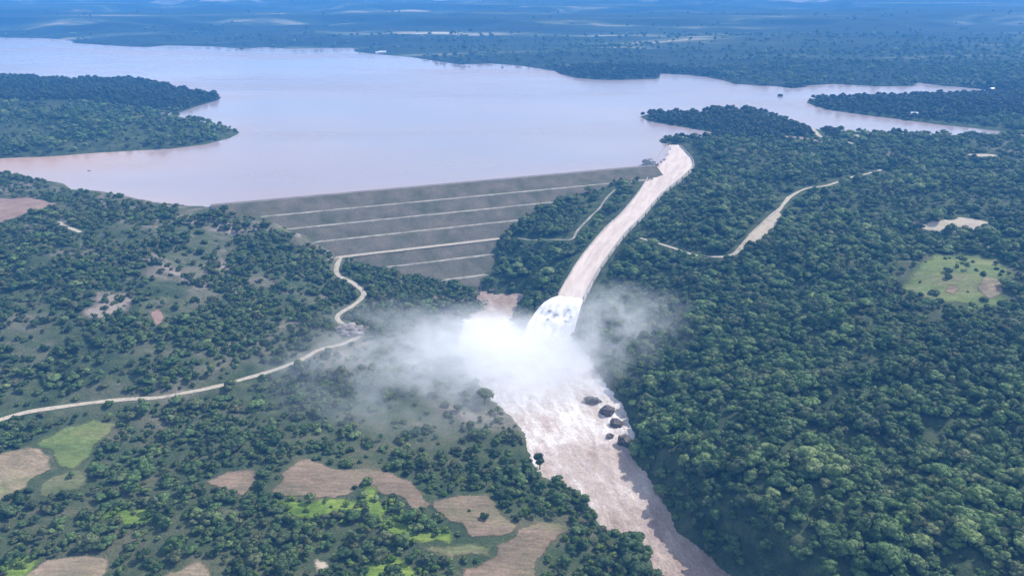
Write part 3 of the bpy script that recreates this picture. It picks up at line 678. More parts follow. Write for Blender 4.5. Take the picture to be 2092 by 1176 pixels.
field([(862,1122),(952,1098),(1020,1110),(1000,1138),(936,1152),(872,1140)], M_OLIVE, 'dull green plot below the pinkish brown field')
field([(1004,1140),(1032,1108),(1092,1072),(1130,1065),(1150,1082),(1122,1112),(1112,1150),(1100,1215),(920,1215),(944,1160)], M_BROWN, 'long brown field near the river at the bottom edge')
field([(184,1062),(240,1036),(312,1040),(334,1062),(262,1078)], M_LUSH, 'bright green patch among trees in the lower left')
field([(30,1176),(100,1136),(242,1128),(226,1160),(170,1215),(20,1215)], M_TAN, 'tan field at the bottom left corner')
field([(322,1176),(412,1140),(436,1170),(430,1215),(320,1215)], M_TAN, 'tan patch at the bottom edge right of the corner field')
field([(632,1142),(664,1134),(680,1158),(644,1172)], M_SAND, 'small pale sandy clearing among bushes at the bottom', 1.5)
field([(0,1150),(60,1128),(92,1140),(70,1170),(20,1215),(-40,1215)], M_LUSH, 'bright green corner plot at the bottom left', 1.5)
field([(1866,461),(1916,452),(1962,446),(2002,450),(2042,461),(1992,474),(1912,476)], M_SAND, 'pale sandy clearing on the right-bank plateau')
field([(1822,590),(1850,556),(1880,532),(1930,520),(1985,512),(2050,524),(2080,548),(2062,590),(2075,625),(2010,640),(1956,622),(1890,618)], M_GREEN, 'light green meadow on the right with scattered dark trees', 9, soft=32)
field([(1922,596),(1948,574),(1962,592),(1950,606)], M_TAN, 'bare brown patch inside the right meadow', 1.5, 0.8)
field([(1992,588),(2010,566),(2048,568),(2052,600),(2020,612)], M_TAN, 'bare brown patch at the edge of the right meadow', 1.5, 0.8)
field([(1972,318),(2000,314),(2030,315),(2046,322),(2010,327)], M_SAND, 'pale bare patch near the far right shore')
field([(1862,323),(1884,319),(1896,323),(1880,328)], M_SAND, 'small pale bare patch left of the far right clearing')
field([(-60,412),(0,406),(60,403),(114,417),(102,426),(56,436),(22,450),(0,456),(-60,462)], M_SOIL, 'pinkish bare earth patch on the upper left hillside')
field([(300,636),(328,628),(336,650),(330,690),(318,668)], M_SOIL, 'small eroded red gully on the left hillside', 2)
field([(140,650),(180,600),(260,590),(300,610),(260,640),(200,665)], M_STONY, 'stony pinkish bare slope on the left hillside', 9)
field([(1500,517),(1522,486),(1550,460),(1588,430),(1600,440),(1580,470),(1556,494),(1520,514)], M_SAND, 'pale gravel clearing along the right forest track', 2.5)
field([(1744,276),(1756,275),(1762,280),(1752,287),(1744,282)], M_SAND, 'small sandy clearing by the right lake shore', 2)
field([(1302,344),(1326,348),(1308,372),(1286,398),(1270,392),(1286,362)], M_STONY, 'bare grey-brown abutment slope between dam and chute', 2)
ppx = [(1592,281),(1640,282),(1692,291),(1650,290),(1610,286)]
pp = np.array([on_ground(*p)[:2] for p in ppx]); zp = max(gz(*q) for q in pp) + 0.6
FIELDS.append(pp); SOFTF.append(False)
tag(link('pond', sheet('pond', densify(pp, 6, 3, 3), lambda x, y: np.full(x.shape, zp), M_POOL, 12)), 'narrow pale pond near the right lake shore', kind='structure')

# ------------------------------------------------------------------ vegetation
def crown_mesh(name, seed, rad, h, mat, lobes=7, leaves=260, base=0.18, flat=0.75, leaf=1.0):
    """a crown of lumpy boughs set with many leaf clumps; rad and h in metres, origin at the foot of the tree"""
    rs = np.random.RandomState(seed); V = []; Fc = []
    bm0 = bmesh.new(); bmesh.ops.create_icosphere(bm0, subdivisions=2, radius=1.0)
    iv = np.array([v.co[:] for v in bm0.verts]); iff = [[v.index for v in f.verts] for f in bm0.faces]; bm0.free()
    L = []
    for k in range(lobes):
        a = rs.uniform(0, 2 * np.pi); rr = rad * (0.62 * math.sqrt(rs.uniform(0.05, 1))) if k else 0
        zc = h * rs.uniform(base + 0.22, 0.78) * (1 - 0.25 * rr / rad) if k else h * 0.72
        L.append((np.array((rr * math.cos(a), rr * math.sin(a), zc)), rad * rs.uniform(0.34, 0.52), rs.uniform(0.6, flat)))
    for c, r, sq in L:
        o = len(V)
        d = 1 + 0.28 * fbm(iv[:, 0] * 1.6 + c[0] + seed, iv[:, 1] * 1.6 + iv[:, 2] * 1.3 + c[1], 3)
        P = iv * d[:, None] * r * np.array((1, 1, sq)) * 0.9 + c
        P[:, 2] = np.maximum(P[:, 2], h * base * rs.uniform(.8, 1.3))
        V += list(P); Fc += [tuple(o + i for i in f) for f in iff]
    for k in range(leaves):
        c, r, sq = L[rs.randint(len(L))]
        n = rs.normal(size=3); n[2] = abs(n[2]) * 0.9 - 0.25; n /= np.linalg.norm(n)
        p = c + n * r * np.array((1, 1, sq)) * rs.uniform(0.82, 1.18)
        if p[2] < h * base: continue
        t = np.cross(n, rs.normal(size=3)); t /= np.linalg.norm(t) + 1e-9; b = np.cross(n, t) * 0.8 + n * rs.uniform(-.6, .6)
        s = leaf * rs.uniform(0.35, 0.85); o = len(V)
        V += [p - t * s - b * s * .4, p + t * s * .3 - b * s, p + t * s + b * s * .5, p - t * s * .4 + b * s]
        Fc.append((o, o + 1, o + 2, o + 3))
    me = mesh_np(name, V, Fc, mat); return me
def trunk_mesh(name, seed, h, r, mat=M_BARK, bend=0.06, limbs=4):
    rs = np.random.RandomState(seed); V = []; Fc = []
    def tube(pts, rads, n=6):
        o = len(V)
        for p, r_ in zip(pts, rads):
            for k in range(n): a = 2 * math.pi * k / n; V.append((p[0] + r_ * math.cos(a), p[1] + r_ * math.sin(a), p[2]))
        for i in range(len(pts) - 1):
            for k in range(n): Fc.append((o + i * n + k, o + i * n + (k + 1) % n, o + (i + 1) * n + (k + 1) % n, o + (i + 1) * n + k))
    bx, by = rs.uniform(-bend, bend, 2) * h
    sp = lambda u: np.array((bx * u * u, by * u * u, h * 0.75 * u - 0.8 * (1 - u)))
    tube([sp(u) for u in np.linspace(0, 1, 5)], [r * (1.25 - 0.95 * u) for u in np.linspace(0, 1, 5)])
    for k in range(limbs):
        u = rs.uniform(0.4, 0.85); a = 2 * math.pi * k / limbs + rs.uniform(-.4, .4); s = sp(u); e = s + np.array((math.cos(a), math.sin(a), 0.9)) * h * 0.22
        tube([s, (s + e) / 2 + np.array((0, 0, -.2)), e], [r * .4, r * .3, r * .12], 5)
    return mesh_np(name, V, Fc, mat)
T_PRO = []     # (crown mesh, trunk mesh)
for k, (rad, h, nl, bs_, fl_) in enumerate([(6.2, 10, 8, .18, .75), (5.0, 14, 8, .22, 1.1), (7.6, 8.5, 10, .3, .5), (5.6, 9, 7, .12, .85), (4.4, 12, 6, .3, .9), (8.4, 11, 12, .35, .55), (6.4, 7, 9, .1, .6), (5.2, 11, 5, .3, .7), (3.8, 7, 5, .15, .9)]):
    T_PRO.append((crown_mesh('crown', 200 + k, rad, h, M_TREE, nl, 330, bs_, fl_, leaf=1.15), trunk_mesh('trunk', 300 + k, h, 0.32)))
B_PRO = []
for k in range(5):
    rs = np.random.RandomState(400 + k); rad = rs.uniform(2.6, 3.6); h = rs.uniform(2.6, 4.2)
    B_PRO.append((crown_mesh('foliage', 500 + k, rad, h, M_SHRUB, 5 + k % 2, 150, 0.06, 0.8, 0.7), trunk_mesh('stem', 600 + k, h, 0.12, limbs=3)))
W_PRO = []
for k in range(4):
    rs = np.random.RandomState(1100 + k); rad = rs.uniform(5.5, 7.0); h = rs.uniform(8, 11)
    W_PRO.append((crown_mesh('crown', 1200 + k, rad, h, M_WOOD_SHADE, 8, 200, leaf=1.3), trunk_mesh('trunk', 1300 + k, h, 0.3)))
F_PRO = []
for k in range(3):
    rs = np.random.RandomState(700 + k); rad = rs.uniform(2.8, 3.8); h = rs.uniform(3, 5)
    F_PRO.append((crown_mesh('foliage', 800 + k, rad, h, M_FRESH, 5, 170, 0.06, 0.8, 0.75), trunk_mesh('stem', 900 + k, h, 0.12, limbs=3)))

NAMED = []   # footprints of the trees that are described one by one
def one_tree(name, pro, loc, scale, rotz, label, cat, group=None, parts=('trunk', 'crown')):
    t = empty(name, loc, rotz, scale); tag(t, label, cat, group)
    link(parts[1], pro[0], t); link(parts[0], pro[1], t); return t

# --- scatter candidates
rs = np.random.RandomState(11)
def cand(y0, y1, step, xmul):
    ys = np.arange(y0, y1, step); P = []
    for y in ys:
        w = y * xmul + 120; xs = np.arange(-w, w, step); P.append(np.column_stack([xs, np.full(len(xs), y)]))
    P = np.concatenate(P); return P + rs.uniform(-0.48, 0.48, P.shape) * step
C1 = cand(260, 1000, 5.7, 0.98); C2 = cand(1000, 1700, 7.6, 0.86); C3 = cand(1700, 2700, 12, 0.8); C4 = cand(2700, 5600, 27, 0.78)
CP = np.concatenate([C1, C2, C3, C4])
z, sd, rd, ce = ground(CP[:, 0].copy(), CP[:, 1].copy())
x, y = CP[:, 0], CP[:, 1]
ok = (sd > 5) & (rd > 1.5) & (ce > np.where(x > np.interp(y, [c[1] for c in CH_C[::-1]], [c[0] for c in CH_C[::-1]]), 17, 9))
ok &= ~((x > 560) & (y > 1330) & (y < 1700) & (sd < 26))
# dam face and crest stay clear
ds = (x - DA[0]) * DU[0] + (y - DA[1]) * DU[1]; dd = (x - DA[0]) * DN[0] + (y - DA[1]) * DN[1]
damz = CREST - (np.maximum(dd, 5) - 5) / SL
ok &= ~((ds > -45) & (ds < DL + 3) & (dd > -45) & (dd < 240) & (z < damz + 1.5))
roadd = np.full(x.shape, 1e9)
for L, hw in ROADS.values(): roadd = np.minimum(roadd, seg_dist(x, y, L, False) - hw)
ok &= roadd > np.where(x > 100, 8.0, 5.0)
ok &= sdist(x, y, FALLP) > 9
infield = np.zeros(x.shape, bool); nearfield = np.full(x.shape, 1e9)
insoft = np.zeros(x.shape, bool)
for P, sf in zip(FIELDS, SOFTF):
    m = (x > P[:, 0].min() - 20) & (x < P[:, 0].max() + 20) & (y > P[:, 1].min() - 20) & (y < P[:, 1].max() + 20)
    if m.any():
        s_ = sdist(x[m], y[m], P); infield[m] |= (s_ < 2.5) & (not sf); insoft[m] |= (s_ < -3) & sf; nearfield[m] = np.minimum(nearfield[m], s_)
ok &= ~infield
px, py, dep = proj(x, y, z)
nA = fbm(x / 70, y / 70, 4); nB = fbm(x / 160 + 9, y / 160, 3)
rightb = x > np.interp(y, [300, 430, 560, 700, 800, 850, 950, 1050, 1160, 1250], [60, 80, 50, 40, 20, 20, -45, -80, -150, 150])
leftb = ~rightb & (y < 1350) & ~((x < -300) & (y > 1320))
u01 = rs.uniform(0, 1, x.shape)
kind = np.zeros(x.shape, int)      # 1 tree, 2 shrub, 3 fresh green shrub, 4 headland tree in painted shade
scl = np.ones(x.shape)
# right-bank forest
m = rightb & (y < 1700); dens = np.clip(0.70 + 0.5 * nA, 0.2, 1.0)
kind[m & (u01 < dens)] = 1
bl_ = m & (x > 330) & (nB > 0.25); kind[bl_ & (u01 > 0.45)] = 0; kind[bl_ & (u01 < 0.25)] = 2
# left hillside scrub
m = leftb & (y > 560 - 0.0 * x); dens = np.clip(0.58 + 0.8 * nA + 0.25 * nB, 0.14, 0.98)
near_toe = np.exp(-(((x + 130) / 120) ** 2 + ((y - 900) / 110) ** 2)); dens = dens + 0.45 * near_toe
kind[m & (u01 < dens)] = 2
kind[m & (u01 < dens * 0.22)] = 1
# left foreground: bush and trees between the fields
m = leftb & (y <= 600); dens = np.clip(0.66 + 0.6 * nA, 0.2, 0.98); dens = np.where(nearfield < 9, np.maximum(dens, 0.75), dens)
kind[m & (u01 < dens)] = 2
kind[m & (u01 < dens * 0.4)] = 1
kind[m & (u01 < dens) & (u01 > dens * 0.72) & (x > -170) & (y < 530)] = 3
m = insoft & leftb; kind[m] = 0; kind[m & (u01 < 0.42)] = 3; kind[m & (u01 < 0.14)] = 2; kind[m & (y > 600)] = 0; kind[m & (y > 600) & (u01 < 0.35)] = 2; kind[insoft & rightb] = 0; kind[insoft & rightb & (u01 < 0.10)] = 2
# grassy left bank under the drifting spray
bank = leftb & (py > 810) & (py < 950) & (px > 640 + 60 * nA); kind[bank & (u01 > 0.26)] = 0; kind[bank & (kind == 1) & (u01 > 0.08)] = 2
# open grassland round the right meadow
mc = on_ground(1945, 570)[:2]; op = np.exp(-(((x - mc[0]) / 95) ** 2 + ((y - mc[1]) / 85) ** 2)); kind[rightb & (u01 > 1.0 - 0.95 * op) & (op > 0.15)] = 0
mc2 = on_ground(1990, 690)[:2]; op2 = np.exp(-(((x - mc2[0]) / 70) ** 2 + ((y - mc2[1]) / 40) ** 2)); kind[rightb & (u01 > 1.0 - 0.7 * op2) & (op2 > 0.15)] = 2
# far shores
m = (y >= 1700) | (~rightb & ~leftb); dens = np.clip(0.45 + 0.55 * nB, 0.1, 0.95) * (1 - 0.97 * sstep(2650, 4300, y + 500 * fbm(x / 700, y / 400, 3))); kind[m & (u01 < dens)] = 1
headland = ((y > 1700) & (y < 2700) & (((x > 600) & (y < 2250)) | ((x < -500) & (y > 1850)) | ((np.abs(x - 330) < 190) & (y > 2400)))) | ((y > 1500) & (x > 280) & (x < 640) & (sd < 130))
kind[headland & (u01 < 0.97)] = 4  # headland trees get the leaves darkened to stand for cloud shade
kind[~ok] = 0
scl = (0.45 + 0.95 * rs.beta(1.3, 2.0, x.shape)) * (1 + 0.28 * fbm(x / 45 + 4, y / 45, 3)); scl[kind == 2] = (0.55 + 2.1 * rs.beta(1.3, 2.4, x.shape))[kind == 2]; scl[kind == 3] = rs.uniform(0.6, 1.3, x.shape)[kind == 3]
mL = leftb & (kind == 1); scl[mL] *= 0.8
scl[(kind == 4)] *= np.where(y > 1700, 1.15, 1.0)[kind == 4]; scl[(kind == 1) & (y > 1700)] *= 1.15; scl[(kind == 1) & (y > 2700)] *= 1.3
inframe = (px > -40) & (px < 2132) & (py > -40) & (py < 1215)
seen = (px > 8) & (px < 2084) & (py > 8) & (py < 1168)
kind[~((px > -620) & (px < 2720) & (py < 1500))] = 0
rot = rs.uniform(0, 6.28, x.shape)

# --- trees that can be picked out one by one
def named(name, pxy, pro, scale, label, cat='tree', rotz=0.3, parts=('trunk', 'crown'), zoff=-0.1, loc=None):
    q = on_ground(*pxy) if loc is None else np.array(loc); NAMED.append((q[0], q[1], 7.0 * scale))
    return one_tree(name, pro, (q[0], q[1], q[2] + zoff), scale, rotz, label, cat, None, parts)
named('tree', (1936, 556), B_PRO[0], 1.7, 'upper of two dark trees side by side in the right meadow')
named('tree', (1934, 568), B_PRO[1], 1.6, 'lower of two dark trees side by side in the right meadow')
named('tree', (1974, 551), T_PRO[1], 0.75, 'round green tree in the right meadow beyond the two dark trees')
named('tree', (2054, 590), T_PRO[2], 1.25, 'large dark round tree at the right edge of the meadow')
named('tree', (1866, 543), B_PRO[2], 1.5, 'small dark tree on the far left edge of the right meadow')
named('bush', (990, 1060), B_PRO[3], 1.45, 'dark bush with its shadow in the middle of the pinkish brown field', 'bush', parts=('stem', 'foliage'))
named('bush', (958, 1044), B_PRO[4], 0.6, 'tiny reddish bush left of the dark bush on the pinkish field', 'bush', parts=('stem', 'foliage'))
named('bush', (748, 986), B_PRO[1], 1.5, 'dark bush at the upper edge of the bright green crop strip', 'bush', parts=('stem', 'foliage'))
named('bush', (724, 998), B_PRO[2], 1.0, 'small dark bush beside the larger one above the green strip', 'bush', parts=('stem', 'foliage'))
named('tree', (146, 976), T_PRO[3], 0.55, 'small round tree at the lower corner of the left green field')
named('tree', (862, 1048), T_PRO[4], 0.6, 'bushy dark tree left of the pinkish brown field')
named('tree', (880, 1078), T_PRO[5], 0.7, 'broad dark tree overhanging the vivid green plot')
named('tree', (938, 1092), T_PRO[6], 0.5, 'round dark tree between the vivid green plot and the brown field')
named('tree', (842, 1150), T_PRO[0], 0.7, 'tall dark tree beside the yellow-green plot at the bottom')
named('tree', (662, 590), T_PRO[2], 0.01 + 0.5, 'dark tree left of the road bend under the dam') if False else None
q = at(1103, 958, RIV_Z)
named('tree', None, (crown_mesh('crown', 951, 4.6, 15, M_SHRUB, 7, 220, 0.3, 1.2, 0.9), trunk_mesh('trunk', 952, 15, 0.4, bend=0.2)), 1.35, 'dark ragged tree standing in the foam at the left river edge', loc=(q[0], q[1], RIV_Z), zoff=-0.5)
q = at(990, 826, RIV_Z + 2)
named('tree', None, (crown_mesh('crown', 961, 7, 12, M_SHRUB, 8, 220, 0.55, 0.5, 0.9), trunk_mesh('trunk', 962, 12, 0.5, bend=0.03)), 1.5, 'flat-topped tree silhouetted against the white spray', loc=(q[0], q[1], gz(q[0], q[1])))
named('tree', (1412, 222), T_PRO[3], 0.9, 'tree standing above the ridge of the right headland') if False else None
for nx_, ny_, nr in NAMED:
    kind[np.hypot(x - nx_, y - ny_) < nr + 3] = 0

# --- the largest 300 of each kind stand as single objects, the rest as a mass
size = scl / dep * np.where(kind == 1, 6.0, 3.2)
single = np.zeros(x.shape, bool)
SHAPES = {1: ['round-crowned', 'tall', 'low spreading', 'domed', 'slender', 'wide flat-topped', 'squat', 'loose-crowned', 'narrow'], 2: ['rounded', 'lumpy', 'spreading', 'tufted', 'compact'], 3: ['rounded', 'tufted', 'spreading'], 4: ['round', 'broad', 'ragged', 'domed']}
CUTS = {1: [0.75, 1.0, 1.25], 2: [1.0, 1.4, 1.8], 3: [0.75, 0.95, 1.15], 4: [0.8, 1.1, 1.4]}
PLACES = [('R', 1330, 900, 'by the row of river boulders'), ('R', 1400, 1010, 'on the slope downstream of the boulders'), ('R', 1500, 1130, 'above the river at the bottom edge'), ('R', 1600, 950, 'in the middle of the right-bank forest'),
  ('R', 1700, 1130, 'along the bottom edge of the right forest'), ('R', 1890, 1130, 'left of the bottom right corner'), ('R', 2050, 1130, 'in the bottom right corner'), ('R', 2040, 960, 'at the right edge well below the meadow'),
  ('R', 1850, 960, 'between the meadow and the bottom right corner'), ('R', 1980, 780, 'just below the right meadow'), ('R', 1480, 850, 'uphill of the river boulders'), ('R', 1700, 800, 'midway between the river and the meadow'),
  ('R', 1760, 1050, 'in the lower part of the right forest'), ('R', 1960, 1050, 'at the lower right, above the corner'), ('R', 1250, 600, 'beside the lower end of the chute'), ('R', 1150, 520, 'between the dam and the chute'),
  ('L', 1150, 1060, 'by the river beside the long brown field'), ('L', 1250, 1130, 'on the left river bank at the bottom edge'), ('L', 1000, 985, 'behind the pinkish brown field'), ('L', 900, 1120, 'around the dull green plot'),
  ('L', 800, 1080, 'around the vivid green plot'), ('L', 690, 1120, 'below the bright green strip'), ('L', 560, 960, 'beside the large grey-brown field'), ('L', 450, 1070, 'below the small brown field'), ('L', 400, 920, 'above the small brown field'),
  ('L', 300, 1000, 'right of the left green field'), ('L', 280, 1130, 'between the two bottom tan fields'), ('L', 110, 1080, 'below the left pinkish field'), ('L', 90, 890, 'above the left green field'), ('L', 280, 850, 'just below the left road'),
  ('L', 550, 1150, 'near the small sandy clearing at the bottom'), ('L', 150, 750, 'above the left end of the road'), ('L', 400, 710, 'above the middle of the left road'), ('L', 600, 640, 'on the hillside near the rubble mound'), ('L', 300, 600, 'around the red gully'),
  ('L', 90, 580, 'at the left edge under the bare earth patch'), ('L', 480, 490, 'on the hillside left of the dam'), ('L', 800, 620, 'between the road bend and the toe pool'), ('L', 800, 870, 'on the grassy bank below the mist'), ('L', 560, 800, 'below the upper stretch of the left road')]
GROUPS = {1: (T_PRO, 'tree', 'forest_tree', 300, ('trunk', 'crown')), 2: (B_PRO, 'bush', 'bush', 300, ('stem', 'foliage')), 3: (F_PRO, 'bush', 'green_bush', 120, ('stem', 'foliage')), 4: (W_PRO, 'tree', 'painted_shade_tree', 60, ('trunk', 'crown'))}
proto_i = np.zeros(x.shape, int)
for k, (pro, cat, nm, lim, parts) in GROUPS.items():
    ids = np.nonzero((kind == k) & seen)[0]; ids = ids[np.argsort(-size[ids])][:lim]; single[ids] = True
    proto_i[kind == k] = rs.randint(0, len(pro), (kind == k).sum())
    for i in ids:
        cut = CUTS[k]; sw = ('small', 'medium-sized', 'large', 'very large')[int(np.searchsorted(cut, scl[i]))]
        shp = SHAPES[k][proto_i[i] % len(SHAPES[k])]
        if k == 4: lab, grp = sw + ' ' + shp + ' tree in painted shade on the headland beyond the spillway, ' + ('at its tip' if px[i] < 1400 else 'on its crest' if py[i] < 240 else 'at its near shore' if px[i] < 1550 else 'at its right end'), 'trees of the right headland in painted shade'
        else:
            side = 'R' if rightb[i] else 'L'
            w = min((q for q in PLACES if q[0] == side), key=lambda q: (q[1] - px[i]) ** 2 + 1.6 * (q[2] - py[i]) ** 2)[3]
            lab = sw + ' ' + shp + {1: ' tree ', 2: ' dark bush ', 3: ' light green bush '}[k] + w
            grp = {1: 'trees', 2: 'dark bushes', 3: 'light green bushes'}[k] + (' of the right bank' if side == 'R' else ' of the left bank')
        one_tree(nm, pro[proto_i[i]], (x[i], y[i], z[i] - 0.2), float(scl[i]), float(rot[i]), lab, cat, grp, parts)

def mass(name, ids, protos, label):
    me = bpy.data.meshes.new(name); me.vertices.add(len(ids)); me.vertices.foreach_set('co', np.stack([x[ids], y[ids], z[ids] - 0.3], 1).astype(np.float32).ravel())
    for nm, typ, v in (('siz', 'FLOAT', scl[ids].astype(np.float32)), ('rot', 'FLOAT', rot[ids].astype(np.float32)), ('kin', 'INT', proto_i[ids].astype(np.int32))):
        a = me.attributes.new(nm, typ, 'POINT'); a.data.foreach_set('value', v)
    o = link(name, me); tag(o, label, kind='stuff')
    ng = bpy.data.node_groups.new(name, 'GeometryNodeTree')
    ng.interface.new_socket('Geometry', in_out='INPUT', socket_type='NodeSocketGeometry'); ng.interface.new_socket('Geometry', in_out='OUTPUT', socket_type='NodeSocketGeometry')
    N = ng.nodes; Lk = ng.links.new
    gi = N.new('NodeGroupInput'); go = N.new('NodeGroupOutput'); ip = N.new('GeometryNodeInstanceOnPoints'); g2 = N.new('GeometryNodeGeometryToInstance')
    for cr, tk in reversed(protos):
        jo = N.new('GeometryNodeJoinGeometry')
        for ob in (tk, cr):
            oi = N.new('GeometryNodeObjectInfo'); oi.inputs['Object'].default_value = ob; oi.transform_space = 'ORIGINAL'; oi.inputs['As Instance'].default_value = False
            Lk(oi.outputs['Geometry'], jo.inputs[0])
        Lk(jo.outputs[0], g2.inputs[0])
    def na(n, t):
        a = N.new('GeometryNodeInputNamedAttribute'); a.data_type = t; a.inputs['Name'].default_value = n; return a.outputs['Attribute']
    cx = N.new('ShaderNodeCombineXYZ'); Lk(na('rot', 'FLOAT'), cx.inputs['Z'])
    er = N.new('FunctionNodeEulerToRotation'); Lk(cx.outputs[0], er.inputs[0])
    ip.inputs['Pick Instance'].default_value = True
    Lk(gi.outputs[0], ip.inputs['Points']); Lk(g2.outputs[0], ip.inputs['Instance']); Lk(na('kin', 'INT'), ip.inputs['Instance Index'])
    Lk(er.outputs[0], ip.inputs['Rotation']); Lk(na('siz', 'FLOAT'), ip.inputs['Scale']); Lk(ip.outputs[0], go.inputs[0])
    md = o.modifiers.new('scatter', 'NODES'); md.node_group = ng
    return o
def protos_of(pro):
    out = []
    for cr, tk in pro:
        out.append((next(o for o in COL.objects if o.data == cr), next(o for o in COL.objects if o.data == tk)))
    return out
mass('forest', np.nonzero((kind == 1) & ~single)[0], protos_of(T_PRO), 'dense dark green forest covering the right bank and far shores')
mass('wood', np.nonzero((kind == 4) & ~single)[0], protos_of(W_PRO), 'dense wood covering the lake headlands, cloud shade put into its leaf colour')
mass('shrubbery', np.nonzero((kind == 2) & ~single)[0], protos_of(B_PRO), 'scattered dark scrub over the dry left hillside')
mass('undergrowth', np.nonzero((kind == 3) & ~single)[0], protos_of(F_PRO), 'light green bushes beyond the bright fields')
print('SCATTER trees', (kind == 1).sum(), 'shrubs', (kind == 2).sum(), 'fresh', (kind == 3).sum())

# ------------------------------------------------------------------ small things on and around the lake
def house(loc, w, d, h, rotz, label, roof=M_ROOF):
    t = tag(empty('house', loc, rotz), label, 'house', 'houses by the lake')
    a, b = w / 2, d / 2
    link('wall', mesh_np('wall', [(-a, -b, -1), (a, -b, -1), (a, b, -1), (-a, b, -1), (-a, -b, h), (a, -b, h), (a, b, h), (-a, b, h), (-a, 0, h + d * .25), (a, 0, h + d * .25)],
        [(0, 1, 5, 4), (2, 3, 7, 6), (1, 2, 6, 9, 5), (3, 0, 4, 8, 7)], M_WALL, False), t)
    e = 0.6; k = h + d * .25
    link('roof', mesh_np('roof', [(-a - e, -b - e, h - .2), (a + e, -b - e, h - .2), (a + e, 0, k + .15), (-a - e, 0, k + .15), (-a - e, b + e, h - .2), (a + e, b + e, h - .2)], [(0, 1, 2, 3), (3, 2, 5, 4)], roof, False), t)
    for i in range(3):
        u = -a + w * (i + 0.5) / 3
        link('door' if i == 1 else 'window', mesh_np('opening', [(u - .6, -b - .05, 0 if i == 1 else 1), (u + .6, -b - .05, 0 if i == 1 else 1), (u + .6, -b - .05, 2.2), (u - .6, -b - .05, 2.2)], [(0, 1, 2, 3)], M_DARK, False), t)
    return t
for pxy, w, rz, lab in [((782, 109), 26, 0.1, 'pale house on the far shore spit'), ((772, 110), 16, 0.4, 'smaller house left of the pale house on the far spit'),
                        ((98, 158), 22, 0.2, 'white house on the dark upper left headland'), ((1867, 236), 14, -0.2, 'white house alone on the dark right headland'),
                        ((2027, 186), 16, 0.3, 'pale house at the tip of the right inlet')]:
    q = on_ground(*pxy); house((q[0], q[1], q[2] + 0.3), w, w * 0.55, 5, rz, lab)
def islet(pxy, r, label, seed):
    q = at(*pxy, 0); t = tag(empty('islet', (q[0], q[1], 0)), label, 'island')
    link('rock', rock_mesh('rock', seed, (r, r * .7, 3.2), M_ROCK, 0.8), t)
    link('foliage', crown_mesh('foliage', seed + 1, r * 0.8, 6, M_SHRUB, 6, 160, 0.25, 0.7, 1.0), t)
islet((1594, 197), 9, 'tiny wooded islet in the right arm of the lake', 31)
islet((495, 101), 11, 'tiny wooded islet off the far shore', 33)
q = at(180, 349, 0); lg = trunk_mesh('floating_snag', 41, 9, 0.5, M_BARK, 0.1, 3)
o = link('floating_snag', lg, loc=(q[0], q[1], 0.2)); o.rotation_euler = (R(82), 0, 1.2); tag(o, 'dark driftwood snag floating on the lake near the left shore', 'driftwood')

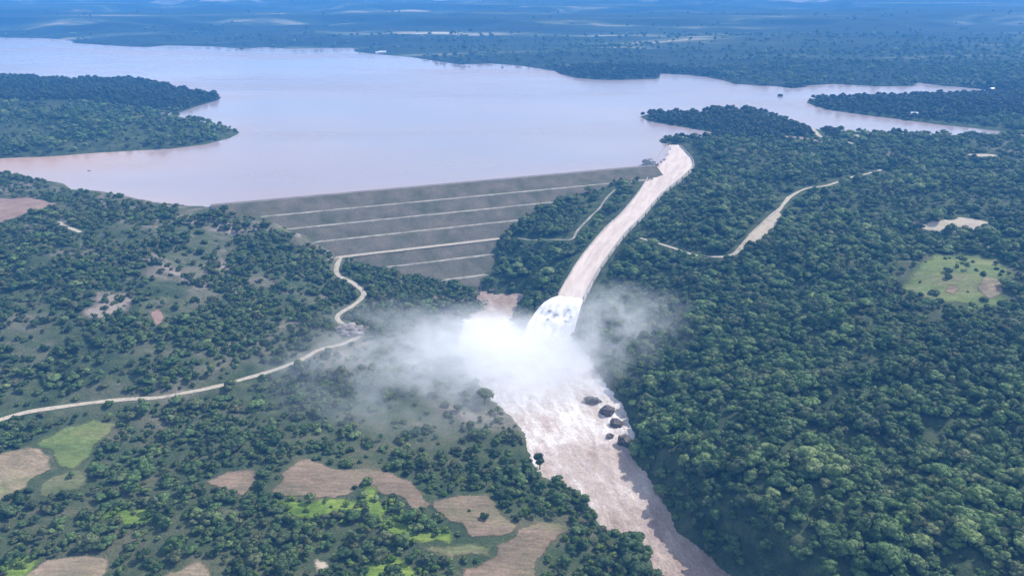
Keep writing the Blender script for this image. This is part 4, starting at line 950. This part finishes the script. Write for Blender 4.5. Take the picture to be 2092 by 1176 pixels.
# ------------------------------------------------------------------ drifting spray over the plunge pool
def spray(name, centre, radii, dens, label, seed, col=(0.95, 0.965, 0.99), nscale=4.2, lo=0.43, hi=0.60, power=1.2):
    bm = bmesh.new(); bmesh.ops.create_icosphere(bm, subdivisions=3, radius=1.0); me = bpy.data.meshes.new(name); bm.to_mesh(me); bm.free()
    m = bpy.data.materials.new(name); m.use_nodes = True; nt = m.node_tree; nt.nodes.remove(nt.nodes['Principled BSDF'])
    tc = nt.nodes.new('ShaderNodeTexCoord'); vl = nt.nodes.new('ShaderNodeVectorMath'); vl.operation = 'LENGTH'; nt.links.new(tc.outputs['Object'], vl.inputs[0])
    fall_ = mathn(nt, 'POWER', mathn(nt, 'SUBTRACT', 1.0, vl.outputs['Value'], True), power)
    mp = nt.nodes.new('ShaderNodeMapping'); mp.inputs['Location'].default_value = (seed * 3.1, seed * 1.7, 0); mp.inputs['Scale'].default_value = (1.0, 1.0, 0.6)
    nt.links.new(tc.outputs['Object'], mp.inputs['Vector'])
    n = noise(nt, nscale, 6, 0.6, mp.outputs[0], 0.9)
    k = nt.nodes.new('ShaderNodeMapRange'); k.inputs[1].default_value = lo; k.inputs[2].default_value = hi; k.inputs[3].default_value = 0.02; k.inputs[4].default_value = 1.0; nt.links.new(n, k.inputs[0])
    d = mathn(nt, 'MULTIPLY', mathn(nt, 'MULTIPLY', fall_, k.outputs[0]), dens)
    pv = nt.nodes.new('ShaderNodeVolumePrincipled'); pv.inputs['Color'].default_value = (*col, 1); pv.inputs['Anisotropy'].default_value = 0.2
    nt.links.new(d, pv.inputs['Density']); nt.links.new(pv.outputs[0], nt.nodes['Material Output'].inputs['Volume'])
    m.cycles.volume_step_rate = 0.6
    me.materials.append(m); o = link(name, me, loc=centre, scale=radii); return tag(o, label, kind='stuff')
spray('spray', (4, 738, -84), (150, 118, 34), 0.075, 'dense white spray over the plunge pool', 1, lo=0.34, hi=0.58)
spray('mist', (-45, 748, -76), (145, 105, 44), 0.042, 'soft white cloud of spray at the left side of the plunge pool', 4)
spray('mist', (-100, 712, -76), (205, 165, 50), 0.03, 'thin bluish mist drifting over the left bank', 2)
spray('mist', (118, 770, -66), (110, 110, 56), 0.036, 'thin bluish mist drifting against the right slope', 3)

# ------------------------------------------------------------------ haze: even, pale blue air round the whole place
bm = bmesh.new(); bmesh.ops.create_cube(bm, size=1.0)
for v in bm.verts: v.co = Vector((v.co.x * 90000, 22500 + v.co.y * 48000, (-112.0 if v.co.z < 0 else 330.0)))
hme = bpy.data.meshes.new('haze'); bm.to_mesh(hme); bm.free()
hm = bpy.data.materials.new('haze'); hm.use_nodes = True; nt = hm.node_tree; nt.nodes.remove(nt.nodes['Principled BSDF'])
pv = nt.nodes.new('ShaderNodeVolumePrincipled'); pv.inputs['Color'].default_value = (0.10, 0.41, 0.97, 1); pv.inputs['Density'].default_value = 1.35e-4
nt.links.new(pv.outputs[0], nt.nodes['Material Output'].inputs['Volume']); hme.materials.append(hm)
tag(link('haze', hme), 'blue haze of humid air over the whole valley', kind='stuff')
